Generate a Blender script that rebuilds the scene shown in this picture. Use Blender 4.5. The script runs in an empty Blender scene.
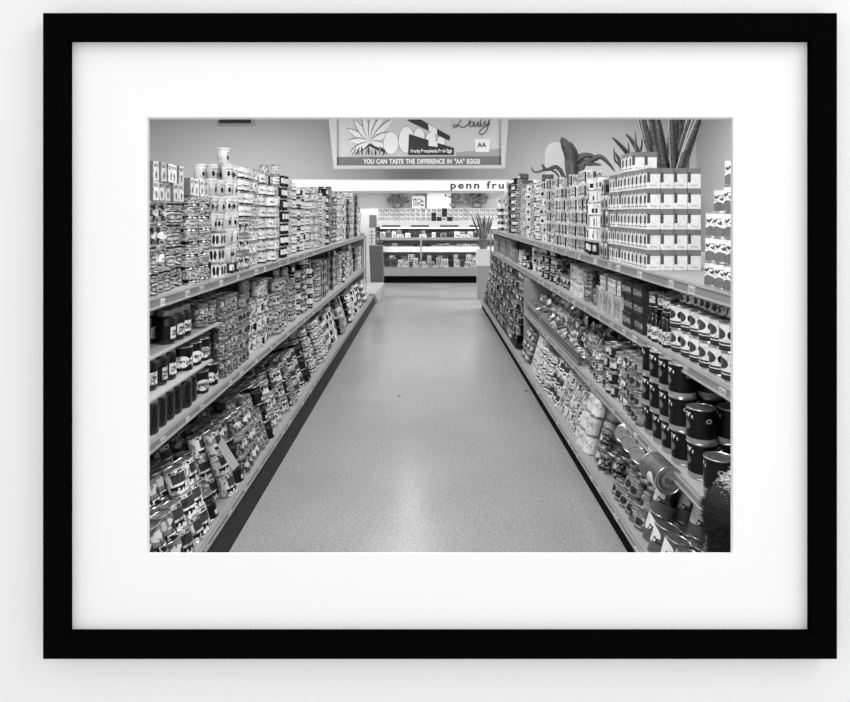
import bpy, math, random
from mathutils import Matrix, Vector
R = random.Random(7)
PI = math.pi
sc = bpy.context.scene
C = sc.collection
CAMZ, F, VX, VY = 1.55, 650.0, 427.0, 216.0
def P(x, y, Y):
    return Vector(((x - VX) / F * Y, Y, CAMZ - (y - VY) / F * Y))
def lin(g):
    return g / 12.92 if g <= 0.04045 else ((g + 0.055) / 1.055) ** 2.4
# ------------------------------------------------------------------ materials
MATS = {}
def mat(name, g, rough=0.6, metal=0.0, spec=0.4, emit=0.0, noise=0.0, nscale=20):
    if name in MATS: return MATS[name]
    m = bpy.data.materials.new(name); m.use_nodes = True
    nt = m.node_tree; b = nt.nodes['Principled BSDF']
    v = lin(g)
    b.inputs['Base Color'].default_value = (v, v, v, 1)
    b.inputs['Roughness'].default_value = rough
    b.inputs['Metallic'].default_value = metal
    b.inputs['Specular IOR Level'].default_value = spec
    if emit:
        b.inputs['Emission Color'].default_value = (1, 1, 1, 1)
        b.inputs['Emission Strength'].default_value = emit
    if noise:
        tc = nt.nodes.new('ShaderNodeTexCoord'); n = nt.nodes.new('ShaderNodeTexNoise')
        n.inputs['Scale'].default_value = nscale; n.inputs['Detail'].default_value = 4
        nt.links.new(tc.outputs['Object'], n.inputs['Vector'])
        mr = nt.nodes.new('ShaderNodeMapRange')
        mr.inputs['To Min'].default_value = v * (1 - noise); mr.inputs['To Max'].default_value = v * (1 + noise)
        nt.links.new(n.outputs['Fac'], mr.inputs['Value'])
        nt.links.new(mr.outputs['Result'], b.inputs['Base Color'])
    MATS[name] = m
    return m

def label_mat(name, base, feats, rough=0.45, rep=1, var=0.2, busy=.62):
    """printed label: grey print described in uv space"""
    if name in MATS: return MATS[name]
    m = bpy.data.materials.new(name); m.use_nodes = True
    nt = m.node_tree; N = nt.nodes; L = nt.links
    b = N['Principled BSDF']; b.inputs['Roughness'].default_value = rough
    b.inputs['Specular IOR Level'].default_value = 0.35
    def M(op, a, bb=None, c=None):
        n = N.new('ShaderNodeMath'); n.operation = op
        for i, x in enumerate((a, bb, c)):
            if x is None: continue
            if isinstance(x, (int, float)): n.inputs[i].default_value = x
            else: L.new(x, n.inputs[i])
        return n.outputs[0]
    cc_ = (lambda g: min(.97, max(.035, (g - .5) * 1.32 + .45))) if busy else (lambda g: g)
    uv = N.new('ShaderNodeUVMap'); sp = N.new('ShaderNodeSeparateXYZ'); L.new(uv.outputs[0], sp.inputs[0])
    u, v = sp.outputs[0], sp.outputs[1]
    if rep != 1: u = M('FRACT', M('MULTIPLY_ADD', u, rep, 0.5 - 0.5 * rep + 10))
    info = N.new('ShaderNodeObjectInfo')
    def rng(x, a, c):
        return M('MULTIPLY', M('GREATER_THAN', x, a), M('LESS_THAN', x, c))
    val = None
    cur = lin(cc_(base))
    def mixin(mask, col):
        nonlocal cur
        n = N.new('ShaderNodeMix'); n.data_type = 'FLOAT'
        L.new(mask, n.inputs[0])
        if isinstance(cur, float): n.inputs[2].default_value = cur
        else: L.new(cur, n.inputs[2])
        n.inputs[3].default_value = lin(cc_(col))
        cur = n.outputs[0]
    for f in feats:
        k = f[0]
        if k == 'band': mixin(rng(v, f[1], f[2]), f[3])
        elif k == 'rect': mixin(M('MULTIPLY', rng(u, f[1], f[2]), rng(v, f[3], f[4])), f[5])
        elif k == 'ell':
            a = M('POWER', M('DIVIDE', M('SUBTRACT', u, f[1]), f[3]), 2)
            c = M('POWER', M('DIVIDE', M('SUBTRACT', v, f[2]), f[4]), 2)
            mixin(M('LESS_THAN', M('ADD', a, c), 1.0), f[5])
        elif k == 'text':   # v0 v1 u0 u1 col fu fv
            cb = N.new('ShaderNodeCombineXYZ')
            L.new(M('MULTIPLY', u, f[6]), cb.inputs[0]); L.new(M('MULTIPLY', v, f[7]), cb.inputs[1])
            no = N.new('ShaderNodeTexNoise'); no.inputs['Scale'].default_value = 1; no.inputs['Detail'].default_value = 1
            L.new(cb.outputs[0], no.inputs['Vector'])
            mk = M('GREATER_THAN', no.outputs['Fac'], 0.5)
            mixin(M('MULTIPLY', mk, M('MULTIPLY', rng(u, f[3], f[4]), rng(v, f[1], f[2]))), f[5])
        elif k == 'blob':   # uc vc ru rv col : ragged patch
            cb = N.new('ShaderNodeCombineXYZ')
            L.new(M('MULTIPLY', u, 14), cb.inputs[0]); L.new(M('MULTIPLY', v, 7), cb.inputs[1])
            no = N.new('ShaderNodeTexNoise'); no.inputs['Scale'].default_value = 1
            L.new(cb.outputs[0], no.inputs['Vector'])
            a = M('POWER', M('DIVIDE', M('SUBTRACT', u, f[1]), f[3]), 2)
            c = M('POWER', M('DIVIDE', M('SUBTRACT', v, f[2]), f[4]), 2)
            mixin(M('LESS_THAN', M('ADD', M('ADD', a, c), M('MULTIPLY_ADD', no.outputs['Fac'], 2.4, -1.2)), 1.0), f[5])
        elif k == 'wave':   # v0 amp freq col : everything below the wavy line
            w = M('MULTIPLY_ADD', M('SINE', M('MULTIPLY', u, f[3] * 2 * PI)), f[2], f[1])
            mixin(M('LESS_THAN', v, w), f[4])
    rv = M('MULTIPLY_ADD', info.outputs['Random'], 2 * var, 1 - var)
    if busy:   # small printed matter, different on every package
        cb = N.new('ShaderNodeCombineXYZ')
        L.new(M('MULTIPLY_ADD', info.outputs['Random'], 61.0, M('MULTIPLY', sp.outputs[0], 13.0)), cb.inputs[0]); L.new(M('MULTIPLY', v, 4.0), cb.inputs[1])
        L.new(M('MULTIPLY', info.outputs['Random'], 37.0), cb.inputs[2])
        no = N.new('ShaderNodeTexNoise'); no.inputs['Scale'].default_value = 1; no.inputs['Detail'].default_value = 2
        L.new(cb.outputs[0], no.inputs['Vector'])
        mk = M('GREATER_THAN', no.outputs['Fac'], .55)
        rv = M('MULTIPLY', rv, M('MULTIPLY_ADD', mk, -busy, 1.0))
    out = M('MULTIPLY', cur, rv)
    cb = N.new('ShaderNodeCombineColor')
    for i in range(3): L.new(out, cb.inputs[i])
    L.new(cb.outputs[0], b.inputs['Base Color'])
    MATS[name] = m
    return m

metal = mat('tin_metal', 0.80, 0.28, 0.9)
metal_dull = mat('tin_dull', 0.62, 0.4, 0.7)
black_glass = mat('dark_contents_glass', 0.09, 0.12, 0, 0.7)
grey_glass = mat('grey_contents_glass', 0.42, 0.15, 0, 0.7)
lid_white = mat('lid_white', 0.86, 0.4)
lid_grey = mat('lid_grey', 0.6, 0.4, 0.3)
lid_dark = mat('lid_dark', 0.2, 0.4, 0.2)
shelf_m = mat('shelf_enamel', 0.68, 0.6, 0, 0.2, noise=0.05, nscale=6)
lip_m = mat('shelf_lip_enamel', 0.60, 0.35, 0.2, 0.5, noise=0.10, nscale=5)
tag_m = label_mat('price_tag_print', 0.9, [('text', .2, .8, .1, .9, .3, 12, 6)], busy=0)
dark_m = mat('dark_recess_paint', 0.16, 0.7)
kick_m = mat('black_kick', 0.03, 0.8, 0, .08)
cardboard = mat('cardboard', 0.72, 0.8, noise=0.06)
steel = mat('wire_steel', 0.66, 0.3, 0.8)

# ------------------------------------------------------------------ mesh builders
class MB:
    """verts/faces/uvs collector, one mesh object"""
    def __init__(s): s.v, s.f, s.u, s.m, s.mats = [], [], [], [], []
    def mi(s, m):
        if m not in s.mats: s.mats.append(m)
        return s.mats.index(m)
    def face(s, pts, m, uvs=None):
        i = len(s.v); s.v += [tuple(p) for p in pts]; s.f.append(list(range(i, i + len(pts))))
        s.u.append(uvs or [(0, 0), (1, 0), (1, 1), (0, 1)][:len(pts)] if len(pts) <= 4 else [(0, 0)] * len(pts)); s.m.append(s.mi(m))
    def lathe(s, prof, m, seg=18, sx=1, sy=1, vr=None, cap0=False, cap1=False, mc=None):
        """prof [(r,z)], uv v over vr"""
        z0, z1 = vr or (prof[0][1], prof[-1][1]); base = len(s.v); mi = s.mi(m)
        for (r, z) in prof:
            for k in range(seg):
                a = 2 * PI * k / seg + PI
                s.v.append((r * sx * math.cos(a), r * sy * math.sin(a), z))
        dz = (z1 - z0) or 1
        for i in range(len(prof) - 1):
            va, vb = (prof[i][1] - z0) / dz, (prof[i + 1][1] - z0) / dz
            for k in range(seg):
                k2 = (k + 1) % seg; a = base + i * seg
                s.f.append([a + k, a + k2, a + seg + k2, a + seg + k])
                s.u.append([(k / seg, va), ((k + 1) / seg, va), ((k + 1) / seg, vb), (k / seg, vb)]); s.m.append(mi)
        if cap0: s.f.append([base + k for k in range(seg)][::-1]); s.u.append([(0, 0)] * seg); s.m.append(s.mi(mc or m))
        if cap1:
            a = base + (len(prof) - 1) * seg; s.f.append([a + k for k in range(seg)]); s.u.append([(0, 0)] * seg); s.m.append(s.mi(mc or m))
        return s
    def box(s, x0, x1, y0, y1, z0, z1, m, ms=None, mt=None):
        ms = ms or m; mt = mt or m
        s.face([(x1, y0, z0), (x1, y1, z0), (x1, y1, z1), (x1, y0, z1)], m)
        s.face([(x0, y1, z0), (x0, y0, z0), (x0, y0, z1), (x0, y1, z1)], m)
        s.face([(x0, y0, z0), (x1, y0, z0), (x1, y0, z1), (x0, y0, z1)], ms)
        s.face([(x1, y1, z0), (x0, y1, z0), (x0, y1, z1), (x1, y1, z1)], ms)
        s.face([(x0, y0, z1), (x1, y0, z1), (x1, y1, z1), (x0, y1, z1)], mt)
        s.face([(x0, y1, z0), (x1, y1, z0), (x1, y0, z0), (x0, y0, z0)], mt)
        return s
    def hexa(s, q, m):
        """q: 8 points, bottom ring 4 then top ring 4 (ccw from above)"""
        for ids in ((0, 1, 5, 4), (1, 2, 6, 5), (2, 3, 7, 6), (3, 0, 4, 7), (4, 5, 6, 7), (3, 2, 1, 0)):
            s.face([q[i] for i in ids], m)
        return s
    def tube(s, pts, r, m, seg=6):
        pts = [Vector(p) for p in pts]
        rings = []
        for i, p in enumerate(pts):
            d = (pts[min(i + 1, len(pts) - 1)] - pts[max(i - 1, 0)]).normalized()
            a = d.orthogonal().normalized(); b = d.cross(a); rr = r[i] if isinstance(r, (list, tuple)) else r
            if rings:  # keep frame steady
                a = (pa - d * pa.dot(d)).normalized(); b = d.cross(a)
            pa = a
            base = len(s.v); rings.append(base)
            for k in range(seg):
                t = 2 * PI * k / seg; s.v.append(tuple(p + a * rr * math.cos(t) + b * rr * math.sin(t)))
        mi = s.mi(m)
        for i in range(len(rings) - 1):
            for k in range(seg):
                k2 = (k + 1) % seg
                s.f.append([rings[i] + k, rings[i] + k2, rings[i + 1] + k2, rings[i + 1] + k]); s.u.append([(0, 0)] * 4); s.m.append(mi)
        for rg, rev in ((rings[0], True), (rings[-1], False)):
            ids = [rg + k for k in range(seg)]
            s.f.append(ids[::-1] if rev else ids); s.u.append([(0, 0)] * seg); s.m.append(mi)
        return s
    def prism(s, poly, y0, y1, m):
        """poly of (x,z) extruded along y (front face at y0)"""
        n = len(poly)
        a = sum(poly[i][0] * poly[(i + 1) % n][1] - poly[(i + 1) % n][0] * poly[i][1] for i in range(n))
        if a < 0: poly = poly[::-1]
        s.face([(x, y0, z) for x, z in poly], m); s.face([(x, y1, z) for x, z in poly[::-1]], m)
        for i in range(n):
            (xa, za), (xb, zb) = poly[i], poly[(i + 1) % n]
            s.face([(xb, y0, zb), (xa, y0, za), (xa, y1, za), (xb, y1, zb)], m)
        return s
    def mesh(s, name, smooth=False):
        me = bpy.data.meshes.new(name)
        me.from_pydata(s.v, [], s.f)
        for m in s.mats: me.materials.append(m)
        uvl = me.uv_layers.new(name='UVMap')
        flat = []
        for p, u, mi in zip(me.polygons, s.u, s.m):
            p.material_index = mi
            p.use_smooth = smooth and len(u) == 4
            for c in u: flat += [c[0], c[1]]
        uvl.data.foreach_set('uv', flat)
        me.update()
        return me
    def obj(s, name, parent=None, smooth=False):
        o = bpy.data.objects.new(name, s.mesh(name, smooth)); C.objects.link(o)
        if parent: o.parent = parent
        return o
def join(mbs):
    out = MB()
    for b in mbs:
        k = len(out.v); out.v += b.v
        out.f += [[i + k for i in f] for f in b.f]; out.u += b.u
        out.m += [out.mi(b.mats[i]) for i in b.m]
    return out
def tag(o, label, cat, group=None, kind=None):
    o['label'] = label; o['category'] = cat
    if group: o['group'] = group
    if kind: o['kind'] = kind
    return o
def thing(name, label, cat, loc=(0, 0, 0), group=None):
    o = bpy.data.objects.new(name, None); C.objects.link(o); o.location = loc; o.empty_display_size = .1
    return tag(o, label, cat, group)
def struct(o): o['kind'] = 'structure'; return o
def arc(prof): return prof

def area(name, loc, rot, sx, sy, e_, spread=180):
    l = bpy.data.lights.new(name, 'AREA'); l.shape = 'RECTANGLE'; l.size = sx; l.size_y = sy; l.energy = e_; l.spread = math.radians(spread)
    o = bpy.data.objects.new(name, l); C.objects.link(o); o.location = loc; o.rotation_euler = rot; o['kind'] = 'helper'; return o
# ------------------------------------------------------------------ products
PRODS = {}
class Prod:
    """one design: main mesh + named parts for near copies, and one merged mesh for copies far down the aisle"""
    def __init__(s, key, name, cat, desc, group, main, parts, w, d, h):
        s.key, s.name, s.cat, s.desc, s.group = key, name, cat, desc, group
        s.w, s.d, s.h = w, d, h        # w along aisle, d into the shelf
        s.main = main.mesh(name, True); s.parts = [(n, b.mesh(n, True)) for n, b in parts]
        s.merged = join([main] + [b for _, b in parts]).mesh(name + '_small', True) if parts else s.main
        PRODS[key] = s
    def put(s, mtx, near, label, group):
        o = bpy.data.objects.new(s.name, s.main if near else s.merged)
        C.objects.link(o); o.matrix_world = mtx
        tag(o, label, s.cat, group)
        if near:
            for n, me in s.parts:
                c = bpy.data.objects.new(n, me); C.objects.link(c); c.parent = o
        return o
def can(key, name, desc, group, r, h, lm, seg=20, lidm=None, cat='can', sx=1, sy=1):
    lidm = lidm or metal
    e = .0035
    body = MB().lathe([(r - .001, 0), (r + .001, .0015), (r + .001, e), (r - .0012, e + .001), (r - .0012, h - e - .001), (r + .001, h - e), (r + .001, h - .0005), (r - .001, h)], lidm, seg, sx, sy, cap0=True)
    lab = MB().lathe([(r, e + .0018), (r, h - e - .0018)], lm, seg, sx, sy)
    lid = MB().lathe([(r - .001, h), (r - .003, h - .004), (r * .82, h - .004), (r * .8, h - .0028), (r * .74, h - .0028), (r * .72, h - .004), (r * .35, h - .004), (r * .33, h - .003)], lidm, seg, sx, sy, cap1=True)
    return Prod(key, name, cat, desc, group, body, [('paper_label', lab), ('lid', lid)], 2 * r * sy, 2 * r * sx, h)
def tub(key, name, desc, group, r, h, lm):
    body = MB().lathe([(r * .82, 0), (r * .97, h * .86)], lm, 20, cap0=True)
    lid = MB().lathe([(r * .97, h * .855), (r, h * .86), (r, h * .985), (r * .94, h * .99), (r * .92, h * .96)], lid_white, 20, cap1=True)
    return Prod(key, name, 'tub', desc, group, body, [('lid', lid)], 2 * r, 2 * r, h)
def jar(key, name, desc, group, r, h, glass, lm=None, lidm=None, lh=.16, v0=.18, v1=.6, seg=20):
    lidm = lidm or metal_dull; zt = h * (1 - lh)
    body = MB().lathe([(r * .88, 0), (r * .985, h * .04), (r, h * .09), (r, zt - h * .12), (r * .93, zt - h * .05), (r * .8, zt)], glass, seg, cap0=True, cap1=True)
    parts = []
    if lm: parts.append(('paper_label', MB().lathe([(r + .0008, h * v0), (r + .0008, h * v1)], lm, seg)))
    parts.append(('lid', MB().lathe([(r * .84, zt - .002), (r * .88, zt), (r * .88, h - .003), (r * .84, h)], lidm, seg, cap0=True, cap1=True)))
    return Prod(key, name, 'jar', desc, group, body, parts, 2 * r, 2 * r, h)
def bottle(key, name, desc, group, r, h, glass, lm, capm):
    body = MB().lathe([(r * .9, 0), (r, h * .03), (r, h * .55), (r * .85, h * .66), (r * .42, h * .78), (r * .38, h * .92)], glass, 16, cap0=True, cap1=True)
    lab = MB().lathe([(r + .0008, h * .1), (r + .0008, h * .48)], lm, 16)
    cap = MB().lathe([(r * .46, h * .9), (r * .46, h)], capm, 12, cap0=True, cap1=True)
    return Prod(key, name, 'bottle', desc, group, body, [('paper_label', lab), ('cap', cap)], 2 * r, 2 * r, h)
def carton(key, name, desc, group, w, d, h, lf, ls=None, lt=None, cat='box'):
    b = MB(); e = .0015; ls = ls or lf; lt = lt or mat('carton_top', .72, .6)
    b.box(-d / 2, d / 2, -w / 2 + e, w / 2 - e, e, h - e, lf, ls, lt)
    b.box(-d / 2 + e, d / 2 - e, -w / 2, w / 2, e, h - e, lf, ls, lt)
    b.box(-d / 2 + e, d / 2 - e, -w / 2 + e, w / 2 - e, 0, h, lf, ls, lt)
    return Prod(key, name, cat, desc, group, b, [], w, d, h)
T = lambda v0, v1, c, fu=16, fv=10, u0=.28, u1=.72: ('text', v0, v1, u0, u1, c, fu, fv)
tub('leaf_tub', 'paper_tub', 'white paper tub with dark leaf marks', 'white paper tubs', .037, .094,
    label_mat('leaf_print', .93, [('ell', .36, .46, .075, .2, .16), ('ell', .66, .4, .07, .26, .2), ('rect', .36, .66, .4, .46, .35), T(.72, .84, .5)], busy=.18, rep=2))
can('ring_can', 'short_can', 'short white can with ringed lettering', 'short white cans', .036, .082,
    label_mat('ring_print', .9, [('ell', .4, .5, .09, .3, .55), ('ell', .4, .5, .06, .2, .9), ('ell', .62, .5, .09, .3, .6), ('ell', .62, .5, .06, .2, .9), ('band', .0, .1, .6), ('band', .9, 1, .7)], rep=2))
can('dash_tin', 'flat_tin', 'flat tin with dark dashed band', 'flat banded tins', .052, .062,
    label_mat('dash_print', .74, [('band', .08, .42, .14), T(.15, .36, .95, 14, 4, .3, .75), T(.52, .85, .45, 20, 8)]), sx=.8)
can('medal_can', 'medallion_can', 'dark can with pale round medallion', 'dark medallion cans', .038, .1,
    label_mat('medal_print', .24, [('ell', .5, .3, .19, .26, .8), ('ell', .5, .3, .14, .19, .5), ('ell', .5, .28, .09, .08, .75), ('rect', .34, .66, .62, .9, .72), T(.66, .86, .4)], rep=1))
can('fruit_can', 'fruit_can', 'pale can with round fruit pictures', 'pale cans with fruit pictures', .05, .1,
    label_mat('fruit_print', .82, [('ell', .42, .38, .1, .26, .5), ('ell', .42, .38, .07, .18, .62), ('ell', .6, .5, .08, .2, .42), ('band', .8, .95, .4), T(.82, .94, .9)], rep=1))
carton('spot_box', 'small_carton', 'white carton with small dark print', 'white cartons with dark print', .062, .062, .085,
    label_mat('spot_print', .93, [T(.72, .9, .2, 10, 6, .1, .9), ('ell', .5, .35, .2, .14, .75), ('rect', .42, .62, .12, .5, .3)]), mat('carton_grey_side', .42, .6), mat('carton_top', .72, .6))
carton('cherry_box', 'picture_carton', 'pale carton with two dark round pictures', 'pale cartons with round pictures', .12, .05, .085,
    label_mat('cherry_print', .88, [('ell', .3, .45, .17, .32, .2), ('ell', .72, .45, .17, .32, .3), ('band', .86, 1, .6)]))
jar('black_jar', 'dark_jar', 'black filled glass jar with metal lid', 'black filled jars', .044, .155, black_glass, None)
jar('tag_jar', 'dark_jar', 'black filled jar with small pale label', 'black filled jars with pale labels', .044, .155, black_glass,
    label_mat('tag_jar_print', .07, [('rect', .4, .62, .1, .9, .88), T(.3, .7, .3, 30, 8, .42, .6)], var=.1), v0=.12, v1=.55)
can('bow_can', 'banded_can', 'black can with pale bow shaped label', 'black cans with pale bow labels', .05, .12,
    label_mat('bow_print', .08, [('ell', .36, .4, .14, .26, .87), ('ell', .64, .4, .14, .26, .87), ('rect', .36, .64, .28, .52, .87), ('ell', .6, .4, .04, .12, .3), T(.34, .46, .4, 30, 8)], rep=1))
can('grey_can', 'grey_can', 'plain mid grey labelled can', 'mid grey cans', .042, .115,
    label_mat('grey_print', .5, [('rect', .35, .65, .15, .5, .7), T(.55, .8, .8), T(.2, .45, .3)]))
can('rooster_can', 'white_can', 'big white can with dark blotch emblem', 'big white cans with dark emblem', .046, .118,
    label_mat('rooster_print', .88, [('blob', .55, .36, .1, .24, .12), T(.66, .8, .5), ('band', .9, 1, .6)], rep=1))
can('script_can', 'script_can', 'pale can with heavy dark lettering', 'pale cans with heavy lettering', .043, .108,
    label_mat('script_print', .82, [('text', .35, .72, .22, .78, .15, 22, 6), ('band', 0, .16, .55), ('band', .84, .95, .5)], rep=1))
can('swirl_can', 'patterned_can', 'grey can with busy swirling print', 'grey swirl print cans', .038, .1,
    label_mat('swirl_print', .62, [('text', .1, .9, 0, 1, .25, 14, 7), ('ell', .5, .5, .12, .2, .85)], rep=1))
jar('baby_jar', 'small_jar', 'small jar with pale label and lid', 'small pale lidded jars', .03, .07, grey_glass,
    label_mat('baby_print', .85, [('ell', .5, .5, .12, .35, .35), T(.7, .95, .3)], rep=2), lid_grey, .2, .1, .7, 14)
can('best_can', 'striped_can', 'grey can with white lettered foot band', 'grey cans with lettered foot band', .044, .112,
    label_mat('best_print', .55, [('ell', .45, .66, .13, .2, .82), ('ell', .6, .5, .1, .2, .3), ('band', 0, .3, .12), ('text', .06, .26, .22, .82, .95, 20, 5), ('rect', .82, 1, 0, 1, .8)], rep=1))
can('block_can', 'block_can', 'white can with dark square panel', 'white cans with dark panel', .042, .11,
    label_mat('block_print', .9, [('rect', .36, .64, .42, .84, .36), T(.1, .32, .15, 26, 6), T(.87, .97, .3, 26, 8)], rep=1))
can('black_can', 'black_can', 'black can with small pale patch', 'black cans with pale patch', .042, .115,
    label_mat('blackcan_print', .12, [('rect', .48, .64, .1, .3, .85), T(.6, .85, .45, 22, 6)], rep=1))
can('drum_can', 'two_tone_can', 'white can with dark middle band', 'white cans with dark middle band', .04, .1,
    label_mat('drum_print', .9, [('band', .28, .42, .15), ('band', 0, .06, .3), T(.5, .8, .6)]))
carton('tall_carton', 'tall_carton', 'upright carton with stripes and print', 'upright striped cartons', .07, .04, .15,
    label_mat('tall_print', .8, [('rect', .15, .3, .1, .9, .3), ('rect', .5, .62, .1, .9, .45), T(.3, .8, .25, 8, 10, .6, .95)]), mat('carton_pale_side', .8, .6))
carton('dancer_box', 'figure_carton', 'white carton with dark figure and grey top', 'white cartons with dark figures', .066, .066, .103,
    label_mat('dancer_print', .92, [('band', .76, 1, .55), ('blob', .5, .5, .26, .26, .28), ('ell', .35, .75, .14, .1, .85), ('rect', .1, .9, .1, .16, .5)], busy=.18, var=.08),
    label_mat('dancer_side', .93, [('band', .72, 1, .55), ('rect', 0, .22, .3, .8, .4), T(.1, .2, .75, 16, 12, .2, .8)], busy=.18, var=.08), mat('carton_top_grey', .5, .6))
carton('photo_box', 'photo_carton', 'carton with dark photo picture', 'cartons with dark pictures', .062, .05, .1,
    label_mat('photo_print', .8, [('blob', .5, .45, .35, .3, .2), ('band', .85, 1, .9), ('band', 0, .1, .5)]), label_mat('photo_side', .5, [('rect', .2, .8, .2, .7, .25)]))
carton('letter_box', 'letter_carton', 'white carton with black L mark', 'white cartons with black L marks', .075, .06, .1,
    label_mat('letter_print', .92, [('rect', .12, .32, .2, .92, .1), ('rect', .12, .75, .2, .36, .1), ('rect', .5, .85, .5, .9, .65)]),
    label_mat('letter_side', .92, [('rect', .0, .2, .1, .9, .2), T(.4, .8, .5, 8, 8, .3, .9)]))
can('wave_can', 'milk_can', 'white can with script over grey foot', 'white cans with grey foot', .037, .098,
    label_mat('wave_print', .93, [('wave', .4, .05, 4, .5), ('text', .5, .78, .25, .75, .35, 18, 8)], busy=.18, rep=1, var=.05))
can('oval_can', 'picture_can', 'pale can with oval food picture', 'pale cans with oval picture', .047, .11,
    label_mat('oval_print', .87, [('band', 0, .2, .3), ('ell', .42, .62, .14, .26, .85), ('ell', .42, .62, .125, .22, .36), ('ell', .38, .62, .05, .1, .6), ('ell', .62, .6, .05, .16, .15), ('rect', .28, .72, .24, .32, .35)], busy=.18, rep=1, var=.06), seg=24)
bottle('sauce_bottle', 'sauce_bottle', 'dark necked bottle with white label', 'dark bottles with white label', .026, .16, black_glass, label_mat('sauce_print', .88, [T(.3, .7, .3)]), lid_dark)
carton('tray_box', 'dark_carton', 'black carton with row of pale marks', 'black cartons with pale marks', .16, .09, .085,
    label_mat('tray_print', .12, [('text', .3, .7, .05, .95, .75, 24, 8)]), mat('carton_dark_side', .18, .6), mat('carton_dark_top', .3, .6))
can('black_big', 'large_black_can', 'big black can with pale foot', 'big black cans with pale foot', .057, .142,
    label_mat('blackbig_print', .07, [('band', 0, .14, .62), ('text', .74, .9, .26, .5, .9, 22, 6), ('ell', .38, .5, .08, .14, .5), ('ell', .68, .7, .035, .07, .75), ('ell', .68, .7, .022, .045, .3)], busy=.18, rep=1, var=.05), seg=28)
jar('wide_jar', 'preserve_jar', 'glass preserve jar with dull metal lid', 'glass preserve jars', .032, .085, grey_glass,
    label_mat('wide_print', .7, [('ell', .5, .5, .2, .4, .4), T(.2, .8, .2)], rep=2), metal_dull, .16, .15, .7, 16)
can('mono_can', 'light_can', 'light grey can with numeral like mark', 'light grey cans', .038, .105,
    label_mat('mono_print', .82, [('rect', .44, .58, .3, .7, .2), ('rect', .48, .54, .4, .5, .82), ('band', .86, .92, .3), ('band', .06, .1, .5)], rep=2))
can('plain_can', 'plain_can', 'plain off white can with faint print', 'plain off white cans', .041, .115,
    label_mat('plain_print', .84, [T(.3, .7, .7, 10, 10), ('band', .93, 1, .6)], busy=.18))
can('wavy_big', 'two_tone_tin', 'big white over grey can', 'big two tone cans', .052, .13,
    label_mat('wavybig_print', .42, [('ell', .42, .68, .22, .3, .88), ('ell', .8, .7, .1, .3, .2), ('text', .45, .65, .52, .68, .2, 24, 10), ('wave', .4, .04, 2, .46)], busy=.18, rep=1, var=.06), seg=28)
carton('packet', 'small_packet', 'small dark patterned packet', 'small dark packets', .05, .02, .075,
    label_mat('packet_print', .35, [('blob', .5, .5, .3, .25, .7), ('band', .8, .95, .12)], var=.5), mat('packet_side', .25, .6), cat='packet')
carton('pale_packet', 'pale_packet', 'small pale printed packet', 'small pale packets', .055, .025, .085,
    label_mat('pale_packet_print', .75, [('blob', .5, .5, .3, .3, .3), ('text', .7, .9, .1, .9, .2, 10, 8)], var=.35), mat('packet_side2', .6, .6), cat='packet')
can('half_can', 'half_can', 'white topped can with black lower half', 'white topped black cans', .038, .1,
    label_mat('half_print', .95, [('band', 0, .5, .08), T(.15, .35, .8)], busy=.2))
can('check_can', 'checked_can', 'white can with black upright blocks', 'white cans with black blocks', .037, .088,
    label_mat('check_print', .95, [('rect', .3, .46, .15, .85, .08), ('rect', .6, .72, .15, .55, .12)], busy=.2))
can('night_can', 'night_can', 'black can with white square label', 'black cans with white squares', .036, .095,
    label_mat('night_print', .07, [('rect', .36, .62, .3, .8, .95)], busy=.2))
can('milk_tin', 'white_tin', 'bright white can with thin dark foot', 'bright white cans', .037, .08,
    label_mat('milk_print', .97, [('band', 0, .14, .15), T(.4, .6, .3)], busy=.2))
can('mid_tin', 'small_tin', 'small dark tin with pale square', 'small dark tins', .036, .075,
    label_mat('midtin_print', .28, [('rect', .38, .62, .25, .8, .85), ('band', .88, 1, .6)]))

# ------------------------------------------------------------------ shelving geometry
ORD = 'first second third fourth fifth sixth seventh eighth ninth tenth eleventh twelfth thirteenth fourteenth fifteenth sixteenth seventeenth eighteenth nineteenth'.split()
TENS = {2: 'twenty', 3: 'thirty', 4: 'forty', 5: 'fifty', 6: 'sixty', 7: 'seventy', 8: 'eighty', 9: 'ninety'}
def ordn(n):
    if n <= 19: return ORD[n - 1]
    t, o = divmod(n, 10)
    if t > 9: return 'hundred-and-' + ordn(n - 100) if n > 100 else 'hundredth'
    return TENS[t][:-1] + 'ieth' if o == 0 else TENS[t] + '-' + ORD[o - 1]
def dz(a, b, Ya=2.4, Yb=11.):
    return lambda Y: a + (b - a) * (Y - Ya) / (Yb - Ya)
TILT = math.radians(16)
LEFT_TOP = dict(s=-1, X=1.12, z=dz(1.212, 1.20), sh='vent-side top shelf')
LEFT_MID = dict(s=-1, X=1.12, z=dz(.632, .615), sh='vent-side middle shelf')
LEFT_BOT = dict(s=-1, X=.95, z=dz(.155, .155), sh='vent-side bottom shelf', tilt=TILT)
RIGHT_TOP = dict(s=1, X=1.10, z=dz(1.268, 1.318), sh='plant-side top shelf')
RIGHT_MID = dict(s=1, X=1.10, z=dz(.925, .956), sh='plant-side middle shelf')
RIGHT_LOW = dict(s=1, X=1.04, z=dz(.478, .55, 2.4, 6.9), sh='plant-side low shelf')
RIGHT_BOT = dict(s=1, X=.912, z=dz(.135, .14), sh='plant-side bottom shelf', tilt=TILT)
COLS = {}
NEAR = 4.9
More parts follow.
